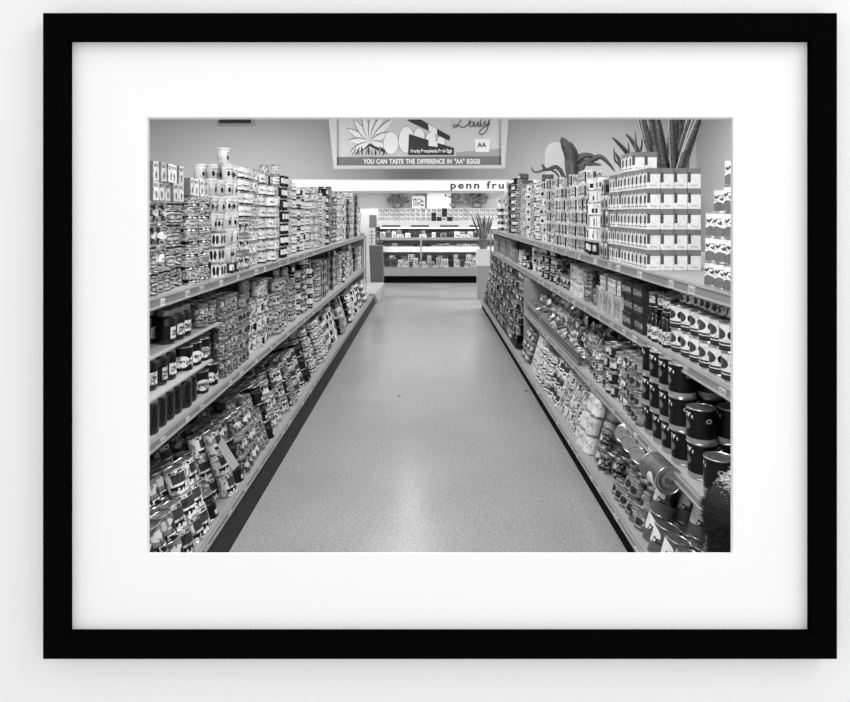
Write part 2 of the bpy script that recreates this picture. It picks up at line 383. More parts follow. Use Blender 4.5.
def block(S, Y0, Y1, key, tiers, rows=1, pitch=None, inset=.010, jit=.016, face=None, yaw=.5, zoff=0, gap=.0, toponly=1, xstep=0, miss=0, rowgap=.004):
    """fill one run of a shelf with one design: columns along the aisle, rows into the shelf, tiers upward"""
    p = PRODS[key]; s = S['s']; tilt = S.get('tilt', 0)
    pitch = pitch or p.w + (.008 if Y0 > 2.9 else .004)
    n = max(1, int((Y1 - Y0 + 1e-6) / pitch))
    pitch = (Y1 - Y0) / n
    ck = S['sh']; xo = 0; run = 0; drop = 0
    for c in range(n):
        Y = Y0 + pitch * (c + .5)
        if Y > 4.2 and run <= 0:
            run = R.choice([1, 2, 2, 3]); xo = R.uniform(0, .05); drop = R.choice([0, 0, 1]) if not tilt else 0
            if c > 0 and R.random() < .25: run = 1; continue
        run -= 1; COLS[ck] = COLS.get(ck, 0) + 1; col = COLS[ck]
        tt = tiers(Y) if callable(tiers) else tiers
        tt = max(1, int(tt) - drop)
        for r in range(rows):
            for t in range(tt):
                if r > 0 and t < tt - toponly and c > 0 and not tilt: continue
                if r > 0 and tilt and t < tt - 1 and not (c == 0 and r < 3): continue
                if Y > 2.9 and t == tt - 1 and zoff == 0 and (tt >= 5 or (tilt and tt >= 2)) and R.random() < .16: continue
                a = inset + p.d / 2 + r * (p.d + rowgap) + xo + R.uniform(0, jit)
                b = zoff + t * (p.h + .0006 + gap) + .0006
                zb = S['z'](Y)
                yj = R.uniform(-.5, .5) * max(0, min(pitch - p.w - .001, .01))
                X = s * (S['X'] + a * math.cos(tilt) + b * math.sin(tilt))
                Z = zb - a * math.sin(tilt) + b * math.cos(tilt)
                fa = (0 if s < 0 else PI) + s * (face if face is not None else .25) + R.uniform(-yaw, yaw) * (0 if p.cat in ('box', 'packet') else 1)
                if p.cat in ('box', 'packet'): fa = (0 if s < 0 else PI) + R.uniform(-.03, .03)
                M = Matrix.Translation((X, Y + yj, Z)) @ Matrix.Rotation(s * tilt, 4, 'Y') @ Matrix.Rotation(fa, 4, 'Z')
                lab = f"{p.desc}, {ck}, {ordn(col)} column, {ordn(t + 1)} layer"
                if rows > 1: lab += f", {ORD[r]} row"
                p.put(M, Y < NEAR, lab, f"{p.group} on the {ck}")
def mixed(S, Y0, Y1, keys, H, rows=1, pf=1.5, unit_=.3):
    Y = Y0; last = None
    while Y < Y1 - .08:
        ks = [k for k in keys if k != last]; key = last = R.choice(ks); p = PRODS[key]
        pit = p.w * pf; n = R.choice([1, 2, 2, 3]); L = min(n * pit, Y1 - Y)
        h = H(Y) if callable(H) else H
        t = max(1, int(h * R.uniform(.9, 1.04) / p.h))
        if L > p.w: block(S, Y, Y + L, key, t, rows, pitch=pit, inset=.012 + R.uniform(0, .05))
        Y += L + R.uniform(.0, .05)
def free(key, M, where, near=True, grp=None):
    p = PRODS[key]
    return p.put(M, near, f"{p.desc} {where}", grp)

# ---- shelving units
def deck_obj(parent, S, Y0, Y1, depth, lip, name='shelf', tags=14, Ytag=6.5):
    s = S['s']; tl = S.get('tilt', 0); b = MB(); X = S['X']
    z0, z1 = S['z'](Y0), S['z'](Y1)
    dx, dd = depth * math.cos(tl), depth * math.sin(tl)
    xa, xb = sorted((s * X, s * (X + dx)))
    def zz(x, z): return z - (abs(x) - X) / dx * dd
    th = .012
    q = [(xa, Y0, zz(xa, z0) - th), (xb, Y0, zz(xb, z0) - th), (xb, Y1, zz(xb, z1) - th), (xa, Y1, zz(xa, z1) - th),
         (xa, Y0, zz(xa, z0)), (xb, Y0, zz(xb, z0)), (xb, Y1, zz(xb, z1)), (xa, Y1, zz(xa, z1))]
    b.hexa(q, shelf_m)
    d = b.obj(name, parent)
    l = MB(); x0, x1 = sorted((s * X, s * (X - .012)))
    up = .006
    l.hexa([(x0, Y0, z0 - lip), (x1, Y0, z0 - lip), (x1, Y1, z1 - lip), (x0, Y1, z1 - lip), (x0, Y0, z0 + up), (x1, Y0, z0 + up), (x1, Y1, z1 + up), (x0, Y1, z1 + up)], lip_m)
    x2, x3 = sorted((s * (X - .012), s * (X - .016)))
    for f in (0., .82):
        za, zb = z0 - lip + f * (lip + up), z1 - lip + f * (lip + up); e = .008
        l.hexa([(x2, Y0, za), (x3, Y0, za), (x3, Y1, zb), (x2, Y1, zb), (x2, Y0, za + e), (x3, Y0, za + e), (x3, Y1, zb + e), (x2, Y1, zb + e)], shelf_m)
    lo = l.obj('shelf_lip', d); lo['label'] = 'pale channelled shelf edge strip'
    for k in range(tags):
        Y = max(Y0, 2.2) + (Ytag - 2.2) * (k + R.uniform(.1, .9)) / tags; z = S['z'](Y)
        t = MB(); x4, x5 = sorted((s * (X - .0125), s * (X - .019)))
        t.box(x4, x5, Y, Y + R.uniform(.03, .06), z - lip + .006, z - .006, tag_m)
        t.obj('price_tag', d)
    return d
def unit(name, label, s, decks, Yend, Xk0, Xk1, kz, depth=1.0):
    root = thing(name, label, 'shelving unit', (s * 1.4, 2.0, 0))
    root.matrix_world = Matrix.Identity(4)
    for S, Y0, Y1, dp, lip in decks: deck_obj(root, S, Y0, Y1, dp, lip)
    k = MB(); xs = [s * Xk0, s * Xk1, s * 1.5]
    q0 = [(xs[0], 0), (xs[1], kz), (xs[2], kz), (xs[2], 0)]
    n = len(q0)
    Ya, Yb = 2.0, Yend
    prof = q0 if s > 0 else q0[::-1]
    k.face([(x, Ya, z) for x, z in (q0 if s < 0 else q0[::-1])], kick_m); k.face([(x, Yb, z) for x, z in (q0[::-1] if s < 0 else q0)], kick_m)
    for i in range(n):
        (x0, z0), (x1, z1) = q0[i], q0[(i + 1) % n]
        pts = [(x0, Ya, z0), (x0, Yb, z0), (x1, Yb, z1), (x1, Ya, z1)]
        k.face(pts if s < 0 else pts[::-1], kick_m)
    if s < 0: k.m = [k.mi(mat('kick_with_shade', .2, .6, 0, .2, noise=.3, nscale=25))] * len(k.m)  # kick sloped out and greyed to include the shadow along the floor
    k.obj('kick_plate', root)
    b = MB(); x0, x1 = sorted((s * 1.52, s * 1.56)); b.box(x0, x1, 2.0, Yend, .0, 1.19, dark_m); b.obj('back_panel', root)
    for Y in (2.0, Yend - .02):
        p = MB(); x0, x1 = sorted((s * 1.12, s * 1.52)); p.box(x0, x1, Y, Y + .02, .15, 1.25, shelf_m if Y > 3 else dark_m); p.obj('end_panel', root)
    return root
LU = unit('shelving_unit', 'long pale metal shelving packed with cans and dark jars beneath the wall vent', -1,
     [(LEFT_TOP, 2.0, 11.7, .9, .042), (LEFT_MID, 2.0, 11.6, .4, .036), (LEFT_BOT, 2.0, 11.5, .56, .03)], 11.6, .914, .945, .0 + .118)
RU = unit('shelving_unit', 'long pale metal shelving holding a wire basket with plants along its top', 1,
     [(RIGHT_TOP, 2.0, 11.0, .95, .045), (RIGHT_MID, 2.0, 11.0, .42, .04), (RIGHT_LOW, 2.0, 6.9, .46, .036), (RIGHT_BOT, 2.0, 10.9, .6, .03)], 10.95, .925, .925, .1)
# uprights on the plant side
for Y in (6.9,):
    p = MB(); p.box(1.03, 1.5, Y, Y + .025, .16, .9, shelf_m); o = p.obj('divider_panel', RU); o['label'] = 'pale upright divider panel'
p = MB(); p.box(1.06, 1.085, 10.93, 10.955, .12, 1.31, shelf_m); p.obj('corner_post', RU)
p = MB(); p.box(-1.11, -1.085, 11.62, 11.65, 0, 1.2, shelf_m); p.obj('corner_post', LU)
# flared pale foot at the far end of the vent-side unit
p = MB(); p.hexa([(-1.1, 11.6, 0), (-.86, 11.6, 0), (-.80, 12.2, 0), (-1.1, 12.2, 0), (-1.1, 11.6, .16), (-.93, 11.6, .16), (-.80, 12.2, .3), (-1.1, 12.2, .3)], shelf_m); p.obj('end_foot', LU)

# ================================================================= stock, vent side (s=-1)
def top_steps(Y): return 0
# --- top shelf
block(LEFT_TOP, 2.10, 2.78, 'medal_can', 2, 2, gap=.012)
block(LEFT_TOP, 2.12, 2.72, 'fruit_can', 2, 2, zoff=.226, inset=.02, gap=.012)
block(LEFT_TOP, 2.14, 2.60, 'ring_can', 1, 2, zoff=.455, inset=.02)
block(LEFT_TOP, 2.30, 2.74, 'cherry_box', 1, 1, zoff=.455, inset=.09)
block(LEFT_TOP, 2.80, 2.96, 'medal_can', 1, 2, inset=.03)
block(LEFT_TOP, 2.80, 2.96, 'swirl_can', 3, 2, zoff=.101, inset=.05)
block(LEFT_TOP, 2.97, 3.16, 'medal_can', 4, 4, inset=.05, toponly=4)
block(LEFT_TOP, 3.15, 3.48, 'dash_tin', 7, 1)
block(LEFT_TOP, 2.80, 3.14, 'spot_box', 2, 2, zoff=.4055, inset=.05)
block(LEFT_TOP, 3.16, 3.46, 'spot_box', 1, 2, zoff=.4395, inset=.03)
block(LEFT_TOP, 3.49, 3.73, 'cherry_box', 3, 1)
block(LEFT_TOP, 3.49, 3.72, 'leaf_tub', 3, 3, zoff=.258, toponly=3)
block(LEFT_TOP, 3.78, 3.86, 'leaf_tub', 1, 1, zoff=.6445, inset=.035)
block(LEFT_TOP, 3.76, 3.98, 'mid_tin', 1, 3)
block(LEFT_TOP, 3.76, 3.98, 'leaf_tub', 6, 3, toponly=3, zoff=.0765)
block(LEFT_TOP, 3.99, 4.30, 'script_can', 3, 2)
block(LEFT_TOP, 3.99, 4.30, 'milk_tin', 4, 3, zoff=.327, toponly=3)
block(LEFT_TOP, 4.33, 4.56, 'ring_can', 8, 2, pitch=.076)
block(LEFT_TOP, 4.60, 4.90, 'milk_tin', 8, 3, inset=.0, pitch=.1)
block(LEFT_TOP, 4.95, 5.16, 'ring_can', 9, 2, pitch=.1)
block(LEFT_TOP, 5.18, 5.40, 'night_can', 7, 2, pitch=.1)
mixed(LEFT_TOP, 5.42, 7.0, ['baby_jar', 'check_can', 'milk_tin', 'sauce_bottle', 'half_can', 'night_can', 'ring_can'], lambda Y: .68, 2, 1.1)
mixed(LEFT_TOP, 7.02, 11.6, ['half_can', 'check_can', 'night_can', 'milk_tin', 'drum_can', 'swirl_can', 'photo_box', 'leaf_tub', 'medal_can', 'ring_can'], lambda Y: .74 if Y < 10.8 else .55, 2, 1.5)
# --- middle shelf: jars in layers separated by boards
BL = thing('layer_board', 'pale card layer board under the lowest raised row of black jars', 'board')
bpy.data.objects.remove(BL)
def board(Y0, Y1, X0, X1, z, label):
    b = MB(); x0, x1 = sorted((-X0, -X1)); b.box(x0, x1, Y0, Y1, z - .004, z + .004, cardboard)
    tag(b.obj('layer_board'), label, 'board', 'card boards between the jars')
block(LEFT_MID, 2.12, 3.28, 'black_jar', 1, 3, inset=.012)
board(2.1, 3.42, 1.125, 1.5, .632 + .161, 'pale card board lying on the lowest layer of black jars')
block(LEFT_MID, 2.12, 3.05, 'tag_jar', 1, 2, zoff=.166, inset=.04)
block(LEFT_MID, 3.12, 3.45, 'bow_can', 1, 2, zoff=.166, inset=.012)
board(2.1, 3.6, 1.14, 1.5, .632 + .166 + .160, 'pale card board lying on the second layer of black jars')
block(LEFT_MID, 2.12, 2.6, 'black_jar', 1, 2, zoff=.332, inset=.05)
block(LEFT_MID, 2.95, 3.25, 'tag_jar', 1, 2, zoff=.332, inset=.03)
block(LEFT_MID, 3.30, 3.62, 'bow_can', 1, 2, zoff=0)
block(LEFT_MID, 3.64, 3.95, 'grey_can', 4, 2)
block(LEFT_MID, 3.35, 3.62, 'grey_can', 1, 2, zoff=.345, inset=.02)
block(LEFT_MID, 3.97, 4.3, 'wide_jar', 5, 2)
block(LEFT_MID, 4.32, 4.78, 'rooster_can', 4, 2, inset=.012)
block(LEFT_MID, 4.80, 5.35, 'script_can', 4, 2, pitch=.095)
mixed(LEFT_MID, 5.4, 7.3, ['plain_can', 'check_can', 'night_can', 'script_can', 'half_can', 'swirl_can', 'baby_jar'], .5, 2, 1.1)
mixed(LEFT_MID, 7.3, 11.5, ['half_can', 'check_can', 'night_can', 'milk_tin', 'drum_can', 'swirl_can', 'photo_box', 'leaf_tub', 'medal_can', 'ring_can'], .5, 2, 1.5)
# --- bottom shelf (tilted)
block(LEFT_BOT, 2.15, 2.66, 'best_can', 2, 5, yaw=.15)
block(LEFT_BOT, 2.67, 2.76, 'block_can', 2, 1)
block(LEFT_BOT, 2.68, 2.96, 'best_can', 3, 5, inset=.105, yaw=.15)
block(LEFT_BOT, 2.78, 2.96, 'block_can', 3, 1)
block(LEFT_BOT, 2.98, 3.08, 'black_can', 1, 1)
block(LEFT_BOT, 2.98, 3.20, 'medal_can', 3, 4, inset=.1)
block(LEFT_BOT, 3.21, 3.38, 'block_can', 3, 5)
block(LEFT_BOT, 3.39, 3.50, 'black_can', 2, 5)
block(LEFT_BOT, 3.51, 3.85, 'swirl_can', 3, 5)
block(LEFT_BOT, 3.86, 4.05, 'grey_can', 3, 4, inset=.02)
block(LEFT_BOT, 4.06, 4.28, 'black_can', 3, 4, inset=.012)
block(LEFT_BOT, 4.3, 4.75, 'script_can', 3, 4)
block(LEFT_BOT, 4.78, 5.05, 'medal_can', 3, 3, pitch=.09)
block(LEFT_BOT, 5.08, 5.45, 'block_can', 3, 4, pitch=.1)
block(LEFT_BOT, 5.5, 5.8, 'black_can', 3, 3, pitch=.1)
block(LEFT_BOT, 5.85, 6.6, 'drum_can', 4, 3, pitch=.11)
mixed(LEFT_BOT, 6.7, 11.4, ['half_can', 'check_can', 'night_can', 'milk_tin', 'drum_can', 'swirl_can', 'photo_box', 'leaf_tub', 'medal_can', 'ring_can'], .40, 2, 1.4)
# pale price board leaning across the bottom shelf
pb = MB(); a, b_ = P(217, 437, 3.35), P(236, 468, 2.98)
a.x += .0; w = Vector((.015, .0, .015)); th = Vector((0, -.006, .004))
pb.hexa([a - w, a + w, b_ + w, b_ - w][::1] + [p_ + th for p_ in (a - w, a + w, b_ + w, b_ - w)], mat('price_board', .8, .6))
tag(pb.obj('price_board'), 'long pale blank board leaning over the cans of the bottom shelf', 'board')

# ================================================================= stock, plant side (s=+1)
block(RIGHT_TOP, 2.12, 2.66, 'wave_can', lambda Y: 5 if Y < 2.5 else 3, 2, yaw=.15, face=.1)
block(RIGHT_TOP, 2.68, 2.86, 'wave_can', 4, 1, yaw=.15, inset=.14)
def carton_wall(Y0, n, tiers, cols, inset=.01, z0=0, tag_='', rng=None):
    p = PRODS['dancer_box']; S = RIGHT_TOP
    for c in range(n):
        Y = Y0 + .067 * (c + .5)
        for r in range(cols):
            for t in range(tiers):
                if c > 0 and r > 0: continue
                if rng and not rng(c, r, t): continue
                M = Matrix.Translation((1.1 + inset + .034 + r * .0685, Y, S['z'](Y) + .001 + z0 + t * .1036)) @ Matrix.Rotation(PI + R.uniform(-.02, .02), 4, 'Z')
                p.put(M, Y < NEAR, f"white dark-figure carton, plant-side top shelf{tag_}, {ordn(c + 1)} stack, {ordn(r + 1)} row, {ordn(t + 1)} layer", p.group)
carton_wall(3.28, 6, 5, 4)
carton_wall(3.52, 3, 1, 2, z0=5 * .1036 + .0005, tag_=' summit')
block(RIGHT_TOP, 3.70, 4.0, 'dancer_box', 5, 1)
block(RIGHT_TOP, 4.02, 4.36, 'photo_box', 5, 2)
block(RIGHT_TOP, 4.38, 4.70, 'night_can', 1, 2)
block(RIGHT_TOP, 4.38, 4.70, 'check_can', 5, 2, zoff=.096)
block(RIGHT_TOP, 4.72, 5.25, 'letter_box', 6, 2)
block(RIGHT_TOP, 5.27, 5.75, 'letter_box', 6, 2, inset=.02)
mixed(RIGHT_TOP, 5.8, 7.2, ['tall_carton', 'spot_box', 'check_can', 'letter_box', 'milk_tin', 'half_can'], .70, 2, 1.1)
mixed(RIGHT_TOP, 7.25, 8.0, ['milk_tin', 'mono_can', 'check_can', 'plain_can', 'letter_box'], .74, 2, 1.4)
mixed(RIGHT_TOP, 8.0, 9.3, ['swirl_can', 'photo_box', 'medal_can', 'night_can', 'grey_can'], .86, 2, 1.4)
mixed(RIGHT_TOP, 9.35, 10.9, ['letter_box', 'milk_tin', 'leaf_tub', 'check_can', 'half_can'], lambda Y: .68 if Y < 10.2 else .55, 2, 1.5)
# three pale canisters standing behind the cartons
for k in range(3):
    M = Matrix.Translation((1.36 + .0 * k, 5.6 - .36 * k, RIGHT_TOP['z'](5.5) + .001)) @ Matrix.Diagonal((1.3, 1.3, 4.9, 1))
    o = PRODS['plain_can'].put(M, False, f"tall pale canister rising behind the cartons, {ORD[k]} one toward the snake plants", None); o.name = 'tall_canister'
# --- middle
block(RIGHT_MID, 2.12, 3.02, 'oval_can', 2, 2, face=.35, yaw=.12)
block(RIGHT_MID, 2.30, 3.02, 'baby_jar', 1, 1, zoff=.223, inset=.06)
block(RIGHT_MID, 3.04, 3.32, 'sauce_bottle', 1, 3)
block(RIGHT_MID, 3.04, 3.32, 'mid_tin', 1, 2, zoff=.165, inset=.02)
block(RIGHT_MID, 3.36, 3.72, 'tray_box', 3, 2, toponly=1)
block(RIGHT_MID, 3.76, 4.4, 'tall_carton', 1, 2)
block(RIGHT_MID, 3.76, 4.4, 'spot_box', 1, 2, zoff=.153)
block(RIGHT_MID, 4.42, 4.8, 'grey_can', 2, 2)
block(RIGHT_MID, 4.82, 5.3, 'plain_can', 2, 2)
block(RIGHT_MID, 5.35, 5.8, 'best_can', 2, 2, pitch=.1)
block(RIGHT_MID, 5.85, 6.5, 'mid_tin', 4, 2, pitch=.1)
mixed(RIGHT_MID, 6.55, 8.3, ['night_can', 'check_can', 'mid_tin', 'milk_tin', 'baby_jar'], .28, 1, 1.3)
block(RIGHT_MID, 8.3, 10.8, 'pale_packet', 3, 2, pitch=.16)
# --- low shelf
block(RIGHT_LOW, 2.44, 2.58, 'black_big', 1, 2, inset=.02)
block(RIGHT_LOW, 2.60, 2.74, 'black_big', 2, 2, face=.5, yaw=.2, inset=.02)
block(RIGHT_LOW, 2.76, 3.24, 'black_big', 3, 3, face=.55, yaw=.25, inset=.01)
block(RIGHT_LOW, 3.26, 3.48, 'wide_jar', 4, 3, pitch=.07)
block(RIGHT_LOW, 3.49, 3.56, 'swirl_can', 3, 3)
block(RIGHT_LOW, 3.57, 3.72, 'baby_jar', 4, 4, inset=.03)
block(RIGHT_LOW, 3.73, 3.89, 'mid_tin', 4, 3)
block(RIGHT_LOW, 3.90, 4.04, 'wide_jar', 2, 4, inset=.02)
block(RIGHT_LOW, 4.05, 4.20, 'baby_jar', 3, 4)
block(RIGHT_LOW, 4.21, 4.44, 'wide_jar', 2, 3)
# --- bottom shelf
block(RIGHT_BOT, 2.34, 2.46, 'wavy_big', 1, 4, yaw=.3)
block(RIGHT_BOT, 2.46, 2.80, 'wavy_big', 1, 5, yaw=.3)
block(RIGHT_BOT, 2.48, 2.80, 'wavy_big', 1, 3, yaw=.3, inset=.14, zoff=.132)
block(RIGHT_BOT, 2.81, 2.93, 'wavy_big', 2, 4, yaw=.3, inset=.03)
block(RIGHT_BOT, 2.94, 3.38, 'wide_jar', 2, 6, inset=.025)
block(RIGHT_BOT, 2.96, 3.38, 'wide_jar', 1, 3, inset=.05, zoff=.1735)
block(RIGHT_BOT, 3.39, 3.47, 'swirl_can', 1, 4, inset=.16)
block(RIGHT_BOT, 3.60, 3.72, 'swirl_can', 1, 4, inset=.03)
block(RIGHT_BOT, 3.74, 3.84, 'swirl_can', 2, 4, inset=.05)
block(RIGHT_BOT, 3.87, 4.10, 'plain_can', 3, 4)
block(RIGHT_BOT, 4.12, 4.42, 'mono_can', 3, 5)
block(RIGHT_BOT, 4.44, 4.80, 'mono_can', 3, 4, inset=.04)
block(RIGHT_BOT, 4.82, 5.2, 'block_can', 3, 4, pitch=.1)
block(RIGHT_BOT, 5.25, 5.7, 'drum_can', 3, 4, pitch=.1)
block(RIGHT_BOT, 5.75, 6.2, 'plain_can', 3, 3, pitch=.1)
block(RIGHT_BOT, 6.25, 6.85, 'swirl_can', 3, 3, pitch=.11)
# fallen cans lying on the others
def lying(key, X, Y, Z, yaw, pit, where, sc_=1.0):
    M = Matrix.Translation((X, Y, Z)) @ Matrix.Rotation(yaw, 4, 'Z') @ Matrix.Rotation(pit, 4, 'Y') @ Matrix.Scale(sc_, 4)
    free(key, M, where, True, 'cans lying on their side')
lying('wavy_big', .985, 2.84, .462, -PI / 2 + .12, PI / 2 + .06, 'lying on its side with its lid to the aisle mouth', 1.15)
for k, (X_, Y_, Z_) in enumerate(((1.06, 3.44, .435), (1.06, 3.31, .43), (1.06, 3.18, .425))):
    lying('plain_can' if k < 1 else 'grey_can', X_ + .03, Y_, Z_, -PI / 2 - .8, PI / 2 + .12, f"toppled above the glass jars, {ORD[k]} of three", 1.05)
# far bay: narrow racks of small packets
for j in range(7):
    z = .16 + j * .108; X = .93 + j * .023
    b = MB(); b.box(X + .01, X + .12, 6.95, 10.9, z - .002, z + .004, dark_m); b.obj('packet_rack', RU)
    S = dict(s=1, X=X, z=(lambda zz: (lambda Y: zz))(z + .004), sh='plant-side packet racks, ' + ORD[j] + ' rack')
    Y = 6.98; c = 0
    while Y < 10.75:
        key = R.choice(['packet', 'packet', 'pale_packet', 'mid_tin'])
        p = PRODS[key]; c += 1
        pit = R.uniform(-.1, .1)
        M = Matrix.Translation((X + .03 + R.uniform(0, .03), Y + p.w / 2, z + .005)) @ Matrix.Rotation(PI + R.uniform(-.4, .4), 4, 'Z')
        p.put(M, False, f"{p.desc}, {ORD[j]} packet rack up, {ordn(c)} along", p.group)
        Y += p.w + R.uniform(.0, .07)

# ---- wire basket with jumbled tins
bk = thing('wire_basket', 'long shallow wire basket with metal front rail on the low shelf', 'basket', (1.2, 5.4, 0)); bk.matrix_world = Matrix.Identity(4)
zb = RIGHT_LOW['z']
Yb0, Yb1 = 4.5, 6.8
fr = MB(); xf = 1.05
fr.hexa([(xf, Yb0, zb(Yb0) + .002), (xf + .008, Yb0, zb(Yb0) + .002), (xf + .008, Yb1, zb(Yb1) + .002), (xf, Yb1, zb(Yb1) + .002),
         (xf, Yb0, zb(Yb0) + .085), (xf + .008, Yb0, zb(Yb0) + .085), (xf + .008, Yb1, zb(Yb1) + .085), (xf, Yb1, zb(Yb1) + .085)], mat('basket_band', .38, .4, .5))
fr.obj('front_band', bk)
for h_ in (.02, .09, .115):
    t = MB(); t.tube([(xf - .003, Yb0, zb(Yb0) + h_), (xf - .003, Yb1, zb(Yb1) + h_)], .004, steel); t.obj('rail', bk)
for YY in (Yb0, 5.3, 6.1, Yb1):
    for h_ in (.03, .07, .115, .16):
        t = MB(); t.tube([(xf, YY, zb(YY) + min(h_, .115)), (1.46, YY, zb(YY) + h_ + (.05 if h_ > .1 else 0))], .0032, steel); t.obj('cross_wire', bk)
    for k in range(9):
        x = xf + .045 * (k + 1)
        t = MB(); t.tube([(x, YY, zb(YY) + .003), (x, YY, zb(YY) + .12 + .09 * k / 9)], .0028, steel); t.obj('upright_wire', bk)
n = 0
for YY in [Yb0 + .05 + i * .088 for i in range(25)]:
    for r in range(4):
        for lv in range(2 if r > 0 else 1):
            key = R.choice(['mid_tin', 'swirl_can', 'baby_jar', 'drum_can', 'mono_can', 'baby_jar', 'mid_tin', 'black_can', 'script_can'])
            X = 1.11 + r * .095 + R.uniform(-.01, .01); Z = zb(YY) + .055 + lv * .075 + r * .028 + R.uniform(0, .015)
            n += 1
            M = Matrix.Translation((X, YY + R.uniform(-.02, .02), Z)) @ Matrix.Rotation(R.uniform(0, 2 * PI), 4, 'Z') @ Matrix.Rotation(R.uniform(.9, 1.7), 4, 'X') @ Matrix.Translation((0, 0, -PRODS[key].h / 2)) @ Matrix.Scale(.85, 4)
            p = PRODS[key]
            p.put(M, YY < 5.2, f"{p.desc}, tumbled in wire basket, {ordn(int((YY - Yb0) / .088) + 1)} cluster, {ORD[r]} row{' upper' if lv else ''}", 'tumbled tins in the wire basket')

# ================================================================= plants on top
def leaf_strip(b, base, dirv, L, w, m, bend=.1, seg=8, twist=.3, side=None):
    """a strap leaf: folded strip with thickness"""
    d = Vector(dirv).normalized(); sd = Vector(side) if side else d.cross(Vector((0, 1, 0)))
    sd = (sd - d * sd.dot(d)).normalized()
    up = sd.cross(d)
    pts = []
    for i in range(seg + 1):
        t = i / seg
        c = Vector(base) + d * L * t + up * bend * L * t * t - Vector((0, 0, abs(bend) * L * .35 * t * t * t))
        ww = w * (.55 + .45 * math.sin(min(1, t * 1.6) * PI / 2)) * (1 - t ** 3.2) + .0008
        a = twist * t
        s2 = sd * math.cos(a) + up * math.sin(a)
        pts.append((c - s2 * ww, c + up * -.18 * ww, c + s2 * ww))
    mi = b.mi(m)
    base_i = len(b.v); n = up * .002
    for l, c, r in pts: b.v += [tuple(l), tuple(c - n), tuple(r), tuple(c + n)]
    for i in range(seg):
        a = base_i + i * 4
        for (p0, p1, u0, u1) in ((0, 1, 0, .5), (1, 2, .5, 1), (2, 3, 1, .5), (3, 0, .5, 0)):
            b.f.append([a + p0, a + p1, a + 4 + p1, a + 4 + p0]); b.u.append([(u0, i / seg), (u1, i / seg), (u1, (i + 1) / seg), (u0, (i + 1) / seg)]); b.m.append(mi)
snake_m = label_mat('snake_leaf', .28, [('text', 0, 1, 0, 1, .40, 3, 30), ('rect', 0, .12, 0, 1, .85), ('rect', .88, 1, 0, 1, .85)], busy=0, rough=.4, var=.1)
leaf_m = label_mat('broad_leaf', .36, [('text', 0, 1, 0, 1, .48, 30, 6), ('rect', .47, .53, 0, 1, .5)], busy=0, rough=.35, var=.1)
pot_m = mat('clay_pot', .5, .7, noise=.1)
soil = mat('soil', .12, .9)
def plant(name, label, loc, ph, pr, leaves, m, cat='plant'):
    root = thing(name, label, cat, loc)
    b = MB().lathe([(pr * .7, 0), (pr * .95, ph * .85), (pr * 1.04, ph * .86), (pr * 1.04, ph), (pr * .93, ph), (pr * .9, ph * .9)], pot_m, 24, cap0=True); b.obj('pot', root, True)
    b = MB().lathe([(pr * .91, ph * .88), (pr * .91, ph * .9)], soil, 20, cap1=True); b.obj('soil', root)
    for (bx, by, d, L, w, bend, tw) in leaves:
        b = MB(); leaf_strip(b, (bx, by, ph * .88), d, L, w, m, bend, 9, tw); b.obj('leaf', root, True)
    return root
def snake(label, loc, ph, pr, n, L, spread, w, seed):
    r = random.Random(seed); lv = []
    for i in range(n):
        a = r.uniform(0, 2 * PI); q = r.uniform(0, .7) * pr
        tx = (i / (n - 1) - .5) * 2 * spread + r.uniform(-.05, .05)
        lv.append((q * math.cos(a), q * math.sin(a) * .6, (tx, r.uniform(-.15, .15), 1), L * r.uniform(.72, 1.05), w * r.uniform(.8, 1.2), r.uniform(-.12, .12), r.uniform(-.5, .5)))
    return plant('snake_plant', label, loc, ph, pr, lv, snake_m)
zt = RIGHT_TOP['z'](4)
snake('tall snake plant with broad banded leaves behind the figure cartons', (1.58, 4.2, zt + .001), .34, .13, 17, .9, .3, .034, 3)
def traced_plant(name, label, loc, ph, pr, Yp, leaves, m):
    """each leaf follows its own bent midrib; loc is the pot"""
    root = plant(name, label, loc, ph, pr, [], m)
    r = random.Random(21)
    for pts, w in leaves:
        n = len(pts); dy = r.uniform(-.08, .08)
        P3 = [P(x, y, Yp) - Vector(loc) for x, y in pts]
        P3 = [Vector((0, 0, ph * .88))] + P3 if abs(pts[0][1] - 172) < 9 else P3
        C3 = []
        for i in range(len(P3) - 1):
            p0, p1, p2, p3 = P3[max(i - 1, 0)], P3[i], P3[i + 1], P3[min(i + 2, len(P3) - 1)]
            for q in range(4):
                t = q / 4; C3.append(.5 * ((2 * p1) + (p2 - p0) * t + (2 * p0 - 5 * p1 + 4 * p2 - p3) * t * t + (3 * p1 - p0 - 3 * p2 + p3) * t ** 3))
        C3.append(P3[-1]); N_ = len(C3); b = MB(); mi = b.mi(m)
        for i, c in enumerate(C3):
            t = i / (N_ - 1); d = (C3[min(i + 1, N_ - 1)] - C3[max(i - 1, 0)]).normalized()
            sd = d.cross(Vector((0, 1, 0))).normalized(); sd = (sd + Vector((0, .45, 0))).normalized(); nn = sd.cross(d)
            ww = w * (math.sin(PI * min(1, .12 + .88 * t)) ** .6 if t < 1 else 0) + .0006
            c = c + Vector((0, dy * t, 0))
            b.v += [tuple(c - sd * ww), tuple(c - nn * (.2 * ww + .001)), tuple(c + sd * ww), tuple(c + nn * .001 - nn * .2 * ww + nn * .002)]
        for i in range(N_ - 1):
            a = i * 4
            for (p0, p1, u0, u1) in ((0, 1, 0, .5), (1, 2, .5, 1), (2, 3, 1, .5), (3, 0, .5, 0)):
                b.f.append([a + p0, a + p1, a + 4 + p1, a + 4 + p0]); b.u.append([(u0, i / N_), (u1, i / N_), (u1, (i + 1) / N_), (u0, (i + 1) / N_)]); b.m.append(mi)
        b.obj('leaf', root, True)
    return root
